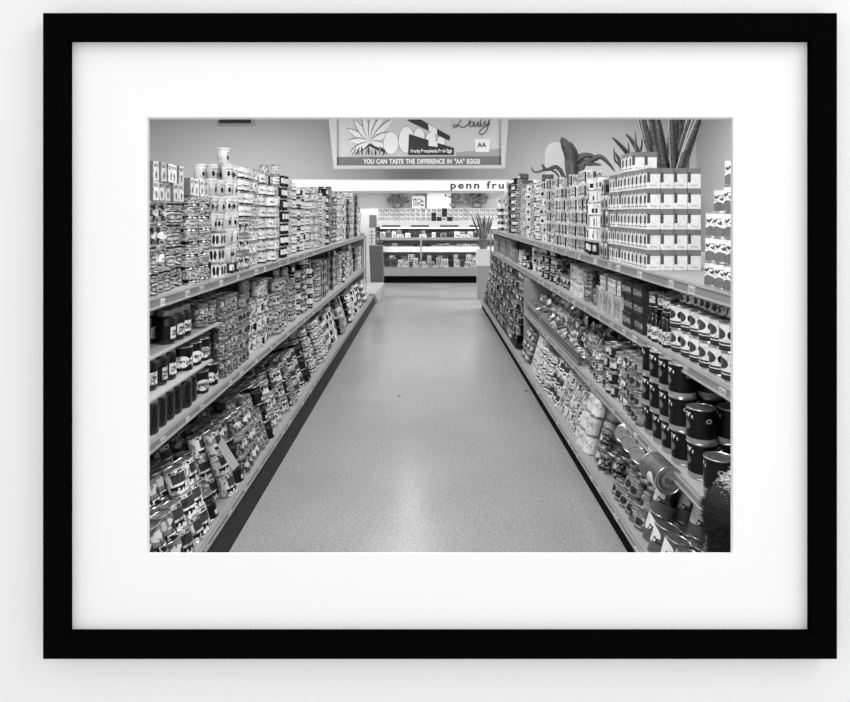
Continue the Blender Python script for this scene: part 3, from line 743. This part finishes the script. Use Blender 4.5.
traced_plant('snake_plant', 'shorter snake plant with thin arching leaves between tall plant and broad leaves', (1.52, 4.75, zt + .001), .30, .11, 4.75,
   [([(634, 168), (628, 156), (619, 146), (610, 138)], .018), ([(640, 168), (640, 155), (634, 142), (627, 133)], .02), ([(625, 170), (620, 160), (616, 152)], .016),
    ([(630, 170), (629, 155), (628, 141)], .010), ([(634, 168), (635, 152), (633, 131)], .010), ([(646, 168), (651, 150), (655, 134)], .011), ([(638, 168), (643, 145), (645, 126)], .010),
    ([(622, 170), (615, 160), (614, 147)], .009), ([(640, 168), (647, 150), (656, 141)], .012)], snake_m)
traced_plant('broad_leaf_plant', 'potted plant with broad arching leaves beside the pale rounded board', (1.46, 6.3, RIGHT_TOP['z'](6.3) + .001), .30, .12, 6.3,
   [([(571, 170), (570, 156), (565, 146), (560, 138)], .062), ([(575, 170), (577, 161), (584, 155.5), (593, 156), (599, 161)], .036), ([(580, 168), (590, 161), (600, 156.5), (608, 162), (616, 172)], .03),
    ([(582, 168), (590, 164), (602, 165)], .026), ([(560, 170), (546, 170), (541, 164)], .02), ([(556, 172), (536, 172), (532, 166)], .012), ([(573, 170), (576, 156), (573, 146), (570, 141)], .03)], leaf_m)
# pale rounded board
b = MB(); c = P(555.5, 160, 7.4); w = .115; zt_ = P(0, 142, 7.4).z; z0_ = RIGHT_TOP['z'](6) + .001
poly = [(c.x - w, z0_), (c.x + w, z0_)] + [(c.x + w * math.cos(t * PI / 14), zt_ - .13 + .13 * math.sin(t * PI / 14)) for t in range(15)]
b.prism(poly, 7.4, 7.42, mat('rounded_board', .95, .35)); tag(b.obj('rounded_board'), 'pale upright board with rounded top behind the letter cartons', 'board')

# ================================================================= far end
def textobj(name, body, size, loc, m, parent=None, extr=.004, align='LEFT', sx=1.0, bold=0.0, rz=0.0, shear=0.0):
    cu = bpy.data.curves.new(name, 'FONT'); cu.body = body; cu.size = size; cu.extrude = extr; cu.align_x = align; cu.offset = bold; cu.space_word = 1.5 if body.isupper() else 1.0; cu.space_character = 1.28 if body == 'penn fruit' else 1.0; cu.shear = shear
    cu.materials.append(m)
    t = bpy.data.objects.new('text_source', cu)
    me = bpy.data.meshes.new_from_object(t); bpy.data.objects.remove(t); me.name = name
    o = bpy.data.objects.new(name, me); C.objects.link(o); o.rotation_euler = (PI / 2, rz, 0); o.location = loc; o.scale = (sx, 1, 1)
    if parent: o.parent = parent
    return o
ink = mat('ink_dark', .16, .6); inkw = mat('ink_white', .97, .5)
case_w = mat('case_white', .92, .35); case_g = mat('case_grey', .68, .35)
YF = 15.0
def fbox(x0, x1, y0, y1, Ya, Yb, m, name, parent):
    a, b2 = P(x0, y0, YF), P(x1, y1, YF)
    return MB().box(a.x, b2.x, Ya, Yb, min(a.z, b2.z), max(a.z, b2.z), m).obj(name, parent)
dc = thing('display_case', 'wide open refrigerated display case with black base at the aisle end', 'display case', (0, 15.4, 0)); dc.matrix_world = Matrix.Identity(4)
XL, XR = 366, 530
MB().box(P(378, 0, YF).x, P(XR, 0, YF).x, 15.05, 16.5, 0, P(0, 276, YF).z, kick_m).obj('base', dc)
fbox(XL + 6, XR, 276, 268, YF, 15.06, mat('front_grey', .6, .35), 'front_panel', dc)
MB().box(-1.25, 2.4, 15.1, 16.5, .33, .36, case_w).obj('lower_deck', dc)
MB().box(-1.25, 2.4, 15.35, 16.5, .74, .77, case_w).obj('shelf', dc)
MB().box(-1.25, 2.4, 15.32, 15.35, .70, .83, case_w).obj('shelf_edge', dc)
MB().box(-1.25, 2.4, 15.2, 16.5, 1.0, 1.02, case_w).obj('shelf', dc)
MB().box(-1.25, 2.4, 15.16, 15.2, .985, 1.05, case_g).obj('shelf_edge', dc)
MB().box(-1.25, 2.4, 16.45, 16.5, .36, 1.5, mat('case_back', .7, .5)).obj('back_panel', dc)
MB().box(-1.25, 2.4, 15.15, 16.5, 1.29, 1.43, case_w).obj('canopy', dc)
for k in range(5):
    x = -1.05 + k * .68
    MB().box(x, x + .42, 15.142, 15.15, 1.30, 1.335, mat('slot_dark', .22, .5)).obj('canopy_slot', dc)
for x in (P(421, 0, YF).x,):
    MB().box(x - .02, x + .02, 15.1, 15.13, .35, 1.0, case_g).obj('post', dc)
MB().box(-1.25, -1.21, 15.06, 16.5, .17, 1.43, case_w).obj('side_panel', dc)
gm = bpy.data.materials.new('case_glass'); gm.use_nodes = True
gb = gm.node_tree.nodes['Principled BSDF']; gb.inputs['Transmission Weight'].default_value = 1; gb.inputs['Roughness'].default_value = .02; gb.inputs['IOR'].default_value = 1.05
MB().box(-1.2, 2.4, 15.02, 15.03, .355, .60, gm).obj('glass_front', dc)
# tube light inside
MB().box(-1.1, 2.3, 15.25, 15.29, 1.255, 1.285, mat('tube_glow', .9, .5, emit=1.5)).obj('lamp_tube', dc)
area('ledge_fill', (.6, 15.9, 2.14), (0, 0, 0), 5.5, .1, 42)  # unseen light added under the soffit to brighten the ledge
area('case_fill', (.6, 15.2, 1.27), (math.radians(20), 0, 0), 3.2, .05, 6)  # added fill lights, here and below, that brighten the case decks
area('case_fill', (.6, 15.12, .97), (math.radians(25), 0, 0), 3.2, .04, 4.5)
area('case_fill', (.6, 15.3, .69), (math.radians(15), 0, 0), 3.2, .04, 4.5)
MB().box(-4.2, 5.6, 16.985, 16.999, 1.745, 2.3, mat('tile_pale', .9, .3)).obj('tile_panel', dc)
# goods in the case
k = 0
def goods(name, w, d, h, g, X, Y, Z, label, grp, cat='package'):
    b = MB(); b.box(-w / 2, w / 2, -d / 2, d / 2, 0, h, label_mat('goods_%d' % int(g * 10), g, [('text', .2, .8, .1, .9, g * .55, 5, 4)], var=.15))
    key = (name, w, d, h, int(g * 10))
    o = b.obj(name); o.location = (X, Y, Z); tag(o, label, cat, grp); return o
for row, (z, Y, hh, x0, x1, nm) in enumerate(((.3605, 15.25, .2, -1.1, 2.2, 'lower deck'), (.3605, 15.75, .26, -1.1, 2.2, 'lower deck back'), (.7705, 15.5, .13, -1.1, 2.2, 'middle shelf'), (1.0205, 15.32, .16, -1.1, 1.9, 'upper shelf'), (1.0205, 15.6, .2, -1.1, 1.9, 'upper shelf back'))):
    X = x0; c = 0
    while X < x1:
        w = R.choice([.09, .12, .16]); c += 1
        goods('wrapped_package', w, .12, hh * R.choice([.6, .8, .9, 1]), R.choice([.5, .75, .85, .9, .95, .35]), X + w / 2, Y, z,
              f"wrapped chilled package on display case {nm}, {ordn(c)} along from the grey bin", 'chilled packages')
        X += w + R.uniform(.01, .04)
# cartons stacked on the canopy
for t in range(3):
    for c in range(26):
        X = -1.15 + c * .125
        g = .9 if not (10 <= c <= 14 and True) else R.choice([.35, .9])
        goods('egg_carton', .115, .3, .1, g, X + .06, 15.4, 1.4305 + t * .1008,
              f"pale carton stacked on the display case canopy, {ordn(c + 1)} column, {ordn(t + 1)} layer", 'pale cartons on the canopy', 'carton')
# back ledge + small plants/produce heaps
bg = MB(); bg.box(-6, 6.6, 16.5, 16.98, 1.5, 1.74, case_w); o = bg.obj('wall_ledge'); tag(o, 'long white ledge running along the wall behind the display case', 'ledge')
b = MB(); b.box(-6, 6.6, 16.5, 16.98, 0, 1.4995, case_w); o = b.obj('wall_cabinet'); tag(o, 'white cabinet run supporting the ledge behind the display case', 'cabinet')
def bushy(name, label, loc, w, h, n, seed, gpot=.5):
    r = random.Random(seed)
    root = thing(name, label, 'plant', loc)
    MB().lathe([(.09, 0), (.12, .11), (.12, .13)], pot_m, 14, cap0=True, cap1=True).obj('pot', root, True)
    b = MB()
    for i in range(n):
        a = r.uniform(0, 2 * PI); el = r.uniform(.15, 1.3); L = r.uniform(.5, 1)
        st = Vector((r.uniform(-.6, .6) * w, r.uniform(-.08, .08), .12 + r.uniform(0, .35) * h))
        leaf_strip(b, st, (math.cos(a) * math.cos(el), math.sin(a) * .5, math.sin(el)), h * .5 * L, .022, leaf_m, .3, 4, .2)
    b.obj('foliage', root)
    return root
bushy('potted_plant', 'low bushy plant on the ledge beneath the sign board near its leaf picture', (-.78, 16.7, 1.741), .32, .38, 120, 1)
bushy('potted_plant', 'bushy dark plant on the ledge below the store name lettering', (.62, 16.7, 1.741), .3, .4, 110, 2)
bushy('potted_plant', 'tall bushy dark plant on the ledge at the end of the lettering', (1.28, 16.7, 1.741), .36, .5, 150, 4)
for X, h_, nm in ((-.83, .50, 'above the low bushy plant'), (.67, .48, 'beside the dark plant below the lettering')):
    b = MB(); b.box(X - .07, X + .07, 16.9, 16.98, 1.741, 1.741 + h_ - .16, case_g); tag(b.obj('wall_bracket'), 'grey square post standing on the ledge ' + nm, 'post')
for x0, x1, y0, y1, nm in ((427, 451, 204, 193, 'large blank white'), (412, 425, 204, 196, 'small printed white')):
    a, c2 = P(x0, y0, 16.6), P(x1, y1, 16.6)
    b = MB(); b.box(a.x, c2.x, 16.6, 16.615, 1.7405, c2.z, tag_m if x0 == 412 else mat('card_white', .93, .6)); tag(b.obj('show_card'), nm + ' card standing on the ledge behind the cartons', 'card')
# header fascia with lettering
fz0, fz1 = P(0, 190.5, 15).z, P(0, 181, 15).z
fa = thing('lit_fascia', 'long lit white fascia with dark store lettering over the display case', 'sign', (0, 15, 0)); fa.matrix_world = Matrix.Identity(4)
MB().box(-4.2, 5.6, 15.0, 15.35, fz0, fz1, mat('fascia_white', .95, .4, emit=.35)).obj('fascia_box', fa)
MB().box(-4.2, 5.6, 14.97, 15.4, fz0 - .05, fz0 - .001, case_g).obj('lower_trim', fa)
MB().box(-4.2, 5.6, 14.98, 15.38, fz1 + .001, fz1 + .03, case_w).obj('upper_trim', fa)
textobj('lettering', 'penn fruit', .235, (P(450, 0, 14.99).x, 14.99, P(0, 188.5, 14.99).z), ink, fa, .006, sx=1.22, bold=.004)
# canopy soffit wall bridging fascia to the wall
MB().box(-4.2, 5.6, 15.351, 16.99, fz0 + .02, fz0 + .05, case_w).obj('soffit', fa)
# sign board (poster) above
YB = 15.3
sb = thing('sign_board', 'large framed egg advertisement board high above the lit fascia', 'sign', (0, 15.3, 0)); sb.matrix_world = Matrix.Identity(4)
def Q(x, y): p = P(x, y, YB); return (p.x, p.z)
pane = mat('board_pale', .74, .6); fr_m = mat('board_frame', .80, .45)
MB().prism([Q(337, 166), Q(501, 166), Q(501, 95), Q(337, 95)], YB, YB + .02, label_mat('board_ground', .86, [], busy=0)).obj('picture_panel', sb)
for poly in ([Q(334, 169), Q(337, 166), Q(337, 95), Q(326.5, 95)], [Q(501, 166), Q(504.5, 168.5), Q(510, 95), Q(501, 95)], [Q(334, 169), Q(504.5, 168.5), Q(501, 165.2), Q(337, 165.7)]):
    MB().prism(poly, YB - .05, YB + .05, fr_m).obj('frame_bar', sb)
MB().prism([Q(337, 165.6), Q(501, 165.2), Q(501, 156), Q(337, 157)], YB - .006, YB - .001, mat('board_band', .47, .6)).obj('slogan_band', sb)
textobj('slogan', 'YOU CAN TASTE THE DIFFERENCE IN "AA" EGGS!', .15, (Q(363.5, 0)[0], YB - .008, Q(0, 163.6)[1]), inkw, sb, .002, sx=.79, bold=.006)
def ellp(cx, cy, rx, ry, rot=0, n=22):
    out = []
    for i in range(n):
        t = 2 * PI * i / n; x, y = rx * math.cos(t), ry * math.sin(t) * (1.12 if math.sin(t) < 0 else .92)
        out.append(Q(cx + x * math.cos(rot) - y * math.sin(rot), cy + x * math.sin(rot) + y * math.cos(rot)))
    return out
def leafp(x0, y0, x1, y1, w):
    out = []; dx, dy = x1 - x0, y1 - y0; L = math.hypot(dx, dy) or 1; nx, ny = -dy / L, dx / L
    for i in range(9):
        t = i / 8; ww = w * math.sin(PI * t) ** .8; out.append((x0 + dx * t + nx * ww, y0 + dy * t + ny * ww))
    for i in range(7, 0, -1):
        t = i / 8; ww = w * math.sin(PI * t) ** .8; out.append((x0 + dx * t - nx * ww, y0 + dy * t - ny * ww))
    return [Q(*p) for p in out]
g1, g2, g3 = mat('print_pale', .95, .6), mat('print_mid', .55, .6), mat('print_dark', .22, .6)
lay = [0]
def pic(poly, m, name='picture_piece'):
    lay[0] += 1; y = YB - .0012 - .00012 * lay[0]
    MB().prism(poly, y, y + .001, m).obj(name, sb)
for a in range(15):   # dark fronds then pale petals
    t = PI * (.02 + a / 14 * .96); pic(leafp(370, 146, 370 - 17 * math.cos(t), 154 - (8 if a % 2 else 11) * math.sin(t) - 1, 1.4), g3, 'frond')
for (x1, y1) in ((346, 128), (348, 140), (353, 119), (362, 112), (373, 108), (383, 112), (392, 118), (389, 132), (350, 152), (386, 146)):
    pic(leafp(370, 142, x1, y1, 3.6), g2, 'petal'); pic(leafp(370, 142, x1 + .8, y1 + .8, 2.7), g1, 'petal')
for a in range(11):
    x = 352 + a * 3.4; pic(leafp(x, 156, x + R.uniform(-3, 5), 147 + R.uniform(-2, 3), .9), g3 if a % 2 else g2, 'frond')
for (x, y, rx, ry) in ((391, 144, 7.5, 11), (406.5, 141, 7.8, 13), (419, 137, 5.5, 8), (431, 139, 5, 6), (441, 142, 4, 5)):
    pic(ellp(x, y, rx + .5, ry + .4), g2, 'egg'); pic(ellp(x, y, rx, ry), inkw, 'egg')
pic([Q(409, 134), Q(454, 148), Q(454, 155), Q(408, 155)], g3, 'carton_panel')
pic([Q(428.5, 139.5), Q(437.5, 142), Q(437.5, 147), Q(428.5, 146)], inkw, 'carton_panel')
pic([Q(409, 113), Q(450, 136), Q(449.5, 141), Q(408, 121)], g3, 'carton_panel')
pic([Q(428, 124), Q(437, 129), Q(437, 135), Q(429, 131)], inkw, 'carton_panel')
textobj('carton_lettering', 'Nearby Pennsylvania Fresh Eggs', .115, (Q(410.5, 0)[0], YB - .012, Q(0, 152.7)[1]), inkw, sb, .001, sx=.66, bold=.003, rz=-.01)
pic([Q(474.5, 139), Q(490, 139), Q(489, 152), Q(475.5, 152)], g1, 'small_carton_picture')
pic([Q(456, 152.5), Q(501, 148.5), Q(501, 156.3), Q(456, 156.3)], mat('print_ground', .66, .6), 'ground_picture')
pic([Q(474.5, 139), Q(490, 139), Q(489, 152), Q(475.5, 152)], inkw, 'small_carton_picture')
textobj('grade_lettering', 'AA', .15, (Q(477.6, 0)[0], YB - .012, Q(0, 147.2)[1]), ink, sb, .001, sx=1.0, bold=.003)
# hand drawn script "Daily"
strokes = [[(459, 112), (461, 119), (456, 127.5), (453, 126), (457, 125), (464, 127.5), (470, 121), (467, 113), (460, 112)],
           [(473.5, 122), (470.5, 122.5), (469.8, 126.3), (472.6, 126.2), (474, 121.8), (474.3, 126.2), (475.6, 126.2), (478.2, 121.8), (478.0, 126.2), (479.8, 125.5), (482.5, 113), (481, 120), (480.8, 126.4), (483.5, 125), (485.2, 120.5), (485.2, 124.6), (487.8, 124), (489.6, 119.5), (487, 130), (482, 134.8), (479.6, 132.6), (482.2, 128.8), (490.5, 123.5)]]
MB().tube([(Q(479, 119.3)[0], YB - .008, Q(479, 119.3)[1]), (Q(479.4, 118.6)[0], YB - .008, Q(479.4, 118.6)[1])], .014, mat('script_ink', .3, .6), 6).obj('script_dot', sb)
for st in strokes:
    # smooth with Catmull-Rom
    pts = []
    for i in range(len(st) - 1):
        p0, p1, p2, p3 = st[max(i - 1, 0)], st[i], st[i + 1], st[min(i + 2, len(st) - 1)]
        for k2 in range(4):
            t = k2 / 4
            pts.append(tuple(.5 * ((2 * p1[j]) + (-p0[j] + p2[j]) * t + (2 * p0[j] - 5 * p1[j] + 4 * p2[j] - p3[j]) * t * t + (-p0[j] + 3 * p1[j] - 3 * p2[j] + p3[j]) * t ** 3) for j in (0, 1)))
    pts.append(st[-1])
    MB().tube([(Q(*p)[0], YB - .008, Q(*p)[1]) for p in pts], .011, mat('script_ink', .3, .6), 5).obj('script_lettering', sb)
# grey bin with basket at the far end of the vent-side unit
gb_ = thing('end_bin', 'grey sided bin topped by a small wire basket at the vent-side shelving end', 'bin', (-1.0, 12.4, 0)); gb_.matrix_world = Matrix.Identity(4)
Yg = 12.3
a, c2 = P(369, 277, Yg), P(382, 246, Yg)
MB().hexa([(a.x + .03, Yg, .3), (c2.x + .02, Yg, .3), (c2.x + .02, Yg + .3, .3), (a.x + .03, Yg + .3, .3), (a.x, Yg, c2.z), (c2.x, Yg, c2.z), (c2.x, Yg + .3, c2.z), (a.x, Yg + .3, c2.z)], mat('bin_grey', .42, .5)).obj('side_panel', gb_)
MB().box(a.x + .04, c2.x, Yg + .02, Yg + .28, 0, .3, case_w).obj('base', gb_)
zt2 = P(0, 232, Yg).z
for k2 in range(5):
    z = c2.z + .003 + (zt2 - c2.z) * k2 / 4
    MB().tube([(a.x, Yg, z), (c2.x, Yg, z), (c2.x, Yg + .3, z), (a.x, Yg + .3, z), (a.x, Yg, z)], .004, steel, 4).obj('basket_wire', gb_)
for k2 in range(7):
    x = a.x + (c2.x - a.x) * k2 / 6
    MB().tube([(x, Yg, c2.z), (x, Yg, zt2)], .003, steel, 4).obj('basket_wire', gb_)
MB().box(a.x + .02, a.x + .03, Yg + .29, Yg + .30, c2.z, P(0, 228, Yg).z, steel).obj('sign_stem', gb_)
MB().box(a.x - .02, a.x + .12, Yg + .285, Yg + .30, P(0, 228, Yg).z, P(0, 215, Yg).z, mat('bin_sign', .58, .5)).obj('sign_plate', gb_)
# pedestal and snake plant at the far end of the plant side
pd = thing('plant_stand', 'slim stand with white panel holding a snake plant near the display case', 'stand', (1.06, 12.2, 0)); pd.matrix_world = Matrix.Identity(4)
MB().box(.94, 1.18, 12.1, 12.34, 0, .62, case_g).obj('base', pd)
MB().box(.93, 1.19, 12.09, 12.35, .62, .93, inkw).obj('white_panel', pd)
snake('snake plant on the slim white stand before the display case', (1.06, 12.22, .931), .19, .1, 13, .58, .42, .026, 9)

# ================================================================= room
def wall(name, x0, x1, y0, y1, z0, z1, m): return struct(MB().box(x0, x1, y0, y1, z0, z1, m).obj(name))
wm = mat('store_wall_paint', .76, .8, noise=.02, nscale=1.5)
HC = 4.45
wall('wall_back', -9, 7.05, 17.0, 17.1, 0, HC, wm)
wall('wall_left', -9.1, -9, 1.1, 17.1, 0, HC, wm)
wall('wall_right', 7.05, 7.15, 1.1, 17.1, 0, HC, mat('side_wall_paint', .70, .8))
wall('ceiling', -9.1, 7.15, 1.1, 17.1, HC, HC + .1, mat('ceiling_paint', .85, .8))
fm = bpy.data.materials.new('terrazzo'); fm.use_nodes = True
nt = fm.node_tree; N, L = nt.nodes, nt.links; b = N['Principled BSDF']
tc = N.new('ShaderNodeTexCoord')
v1 = N.new('ShaderNodeTexVoronoi'); v1.inputs['Scale'].default_value = 85; L.new(tc.outputs['Object'], v1.inputs['Vector'])
n1 = N.new('ShaderNodeTexNoise'); n1.inputs['Scale'].default_value = 90; n1.inputs['Detail'].default_value = 3; L.new(tc.outputs['Object'], n1.inputs['Vector'])
n2 = N.new('ShaderNodeTexNoise'); n2.inputs['Scale'].default_value = 1.2; n2.inputs['Detail'].default_value = 3; L.new(tc.outputs['Object'], n2.inputs['Vector'])
def mth(op, a_, b_=None, c_=None):
    n = N.new('ShaderNodeMath'); n.operation = op
    for i, x in enumerate((a_, b_, c_)):
        if x is None: continue
        if isinstance(x, (int, float)): n.inputs[i].default_value = x
        else: L.new(x, n.inputs[i])
    return n.outputs[0]
sepc = N.new('ShaderNodeSeparateColor'); L.new(v1.outputs['Color'], sepc.inputs[0])
spk = mth('MULTIPLY', mth('LESS_THAN', v1.outputs['Distance'], .28), mth('GREATER_THAN', sepc.outputs[0], .72))
base = mth('MULTIPLY_ADD', n1.outputs['Fac'], .45, .16)
base = mth('ADD', base, mth('MULTIPLY_ADD', n2.outputs['Fac'], .12, -.06))
base = mth('MULTIPLY', base, mth('MULTIPLY_ADD', spk, -.42, 1.0))
cc = N.new('ShaderNodeCombineColor')
for i in range(3): L.new(base, cc.inputs[i])
L.new(cc.outputs[0], b.inputs['Base Color'])
L.new(mth('MULTIPLY_ADD', n2.outputs['Fac'], .12, .17), b.inputs['Roughness']); b.inputs['Specular IOR Level'].default_value = .55
wall('floor', -9.1, 7.15, 1.1, 17.1, -.1, 0, fm)
# two dark specks of litter on the floor
for (x, y), s_, nm in (((399, 396), 1, 'middle of the aisle floor'), ((526, 391), 1.2, 'floor beside the plant-side shelving')):
    Yq = CAMZ * F / (y - VY); X = (x - VX) / F * Yq
    bb = MB().lathe([(.006, 0), (.011, .002), (.007, .005)], dark_m, 8, 1.5, .8, cap0=True, cap1=True); o = bb.obj('floor_scrap'); o.location = (X, Yq, .0003)
    tag(o, 'tiny dark scrap lying on the ' + nm, 'scrap')
# vent
vt = thing('ceiling_vent', 'pale rectangular air vent with dark slot high on the grey wall', 'vent', (0, 16.97, 0)); vt.matrix_world = Matrix.Identity(4)
a, c2 = P(217, 126, 16.98), P(255, 108, 16.98)
MB().box(a.x, c2.x, 16.975, 16.999, a.z, c2.z, mat('vent_plate', .64, .6)).obj('plate', vt)
a, c2 = P(219, 123.2, 16.97), P(251, 112, 16.97)
MB().box(a.x, c2.x, 16.965, 16.974, a.z, c2.z, mat('vent_slot', .2, .6)).obj('grille', vt)

# ---- dark fluffy coat at the near corner
r = random.Random(11)
furm = mat('dark_fur', .13, .95, noise=.5, nscale=30); furtip = mat('pale_fur', .85, .95, noise=.4, nscale=40)
ft = thing('fur_coat', 'dark fluffy coat shape with pale fringe standing before the lowest shelves', 'coat', (.9, 1.7, 0)); ft.matrix_world = Matrix.Identity(4)
cb = MB(); prof = [(.10, 0), (.10, .1), (.10, .5), (.125, .66), (.14, .77), (.12, .82), (.07, .845)]
cb.lathe(prof, furm, 28, cap0=True, cap1=True); o = cb.obj('coat_body', ft, True); o.location = (.89, 1.72, 0)
hb, hp = MB(), MB()
for i in range(11000):
    t = r.uniform(0, 2 * PI); z = r.uniform(.45, .85)
    rad = (.10 if z < .5 else .10 + (z - .5) / .27 * .04) if z < .77 else .14 - (z - .77) * .85
    st = Vector((.89 + rad * math.cos(t), 1.72 + rad * math.sin(t), z))
    d = Vector((math.cos(t), math.sin(t), r.uniform(-.5, .9))) + Vector((r.uniform(-.5, .5), r.uniform(-.5, .5), 0)); d.normalize()
    Lh = r.uniform(.012, .028); sd = d.orthogonal().normalized() * .0018
    tgt = hp if (z > .81 and r.random() < .8) else hb
    m_ = furtip if tgt is hp else furm
    tip = st + d * Lh + Vector((0, 0, -.004))
    tgt.face([st - sd, st + sd, tip], m_)
h1 = hb.obj('fur', ft); h2 = hp.obj('pale_fringe', ft); h1['kind'] = 'stuff'; h2['kind'] = 'stuff'

# ================================================================= gallery wall with the frame
gw = mat('gallery_wall_paint', .95, .9, 0, .1)
YW = 1.0
def G(x, y, Y): p = P(x, y, Y); return p.x, p.z
hx0, hz0 = G(110, 590, 1.0); hx1, hz1 = G(770, 80, 1.0)
wb = MB()
wb.box(-9.1, hx0, YW, 1.1, -.1, HC + .1, gw); wb.box(hx1, 7.15, YW, 1.1, -.1, HC + .1, gw)
wb.box(hx0, hx1, YW, 1.1, -.1, hz0, gw); wb.box(hx0, hx1, YW, 1.1, hz1, HC + .1, gw)
struct(wb.obj('wall_front'))
wall('floor_gallery', -9.1, 7.15, -4, YW, -.1, 0, mat('gallery_floor', .8, .6))
pf = thing('framed_picture', 'black square edged frame with wide white mat on the pale wall', 'frame', (0, .985, 1.4)); pf.matrix_world = Matrix.Identity(4)
fmat = mat('frame_black', .03, .9, 0, .0)
YFr = .976
ox0, oz0 = G(43, 659, YFr); ox1, oz1 = G(837, 13, YFr)
ix0, iz0 = G(72, 629.5, .99); ix1, iz1 = G(807.5, 42, .99)
e = .0002
for poly in ([(ox0, oz0), (ix0, iz0), (ix0, iz1), (ox0, oz1)], [(ix1, iz0), (ox1, oz0), (ox1, oz1), (ix1, iz1)], [(ix0, iz1), (ix1, iz1), (ox1, oz1), (ox0, oz1)], [(ox0, oz0), (ox1, oz0), (ix1, iz0), (ix0, iz0)]):
    MB().prism(poly, YFr, YW - e, fmat).obj('frame_rail', pf)
mm = mat('mat_board', .985, .9, 0, .05); bev = mat('mat_bevel', .90, .8, 0, .1)
YM = .990
mx0, mz0 = G(147.5, 554.5, YM); mx1, mz1 = G(733, 117.3, YM)
wx0, wz0 = G(149.6, 552.6, YM + .006); wx1, wz1 = G(730.6, 119.4, YM + .006)
mb = MB()
e2 = .0005
for x0, x1, z0, z1 in ((ix0 + e2, mx0, iz0 + e2, iz1 - e2), (mx1, ix1 - e2, iz0 + e2, iz1 - e2), (mx0, mx1, iz0 + e2, mz0), (mx0, mx1, mz1, iz1 - e2)):
    mb.box(x0, x1, YM, YM + .0058, z0, z1, mm)
mo = mb.obj('mat_board', pf)
bb = MB()
def bevq(a0, a1, b1, b0): bb.face([a0, a1, b1, b0], bev)
A = [(mx0, YM, mz0), (mx1, YM, mz0), (mx1, YM, mz1), (mx0, YM, mz1)]; B = [(wx0, YM + .006, wz0), (wx1, YM + .006, wz0), (wx1, YM + .006, wz1), (wx0, YM + .006, wz1)]
for i in range(4): bevq(A[i], A[(i + 1) % 4], B[(i + 1) % 4], B[i])
o = bb.obj('mat_bevel', mo); o['label'] = 'pale grey cut edge of the mat window'

# ================================================================= lights
def aim(loc, tgt): return (Vector(tgt) - Vector(loc)).to_track_quat('-Z', 'Y').to_euler()
n = 0
for X, Y, w_, l_, e_ in ((-.3, 3.2, .35, 1.6, 54), (-.3, 6.2, .35, 1.6, 58), (-.3, 9.2, .35, 1.6, 74), (-.33, 13.2, .2, 1.3, 15), (-4.2, 6, .4, 2.4, 40), (-4.6, 12.6, .4, 2.4, 330), (4.2, 6, .4, 2.4, 40), (4.6, 12.6, .4, 2.4, 330)):  # the two strong rear lights are added to brighten the back wall
    n += 1
    ff = thing('ceiling_light', f"long ceiling light fitting over the store, {ORD[n - 1]} of eight", 'ceiling light', (X, Y, HC - .06), 'ceiling lights')
    MB().box(-w_ / 2 - .03, w_ / 2 + .03, -l_ / 2 - .03, l_ / 2 + .03, .0, .06, case_w).obj('housing', ff)
    area('ceiling_lamp', (X, Y, HC - .075), (0, 0, 0), w_, l_, e_)
# added light imitating a camera flash, above the window, throwing down the aisle
lp = (.0, 1.35, 2.75)
area('flash_fill', lp, aim(lp, (0, 6.0, .9)), .7, .3, 50)
ll = (2.3, -.3, 3.75)
area('gallery_lamp', ll, aim(ll, (0, 1, 1.3)), 1.5, 1.5, 30)
w = bpy.data.worlds.new('World'); sc.world = w; w.use_nodes = True
w.node_tree.nodes['Background'].inputs[0].default_value = (1, 1, 1, 1); w.node_tree.nodes['Background'].inputs[1].default_value = 1.08

# ================================================================= camera
cam = bpy.data.cameras.new('camera'); co = bpy.data.objects.new('camera', cam); C.objects.link(co)
cam.sensor_fit = 'HORIZONTAL'; cam.sensor_width = 36; cam.lens = F / 850 * 36
cam.shift_x = (425 - VX) / 850; cam.shift_y = -(351 - VY) / 850
co.location = (0, 0, CAMZ); co.rotation_euler = (PI / 2, 0, 0); cam.clip_start = .05; sc.camera = co
sc.view_settings.view_transform = 'Standard'; sc.view_settings.look = 'None'; sc.view_settings.gamma = 1; sc.view_settings.exposure = 0
sc.view_settings.use_curve_mapping = False
sc.cycles.max_bounces = 6
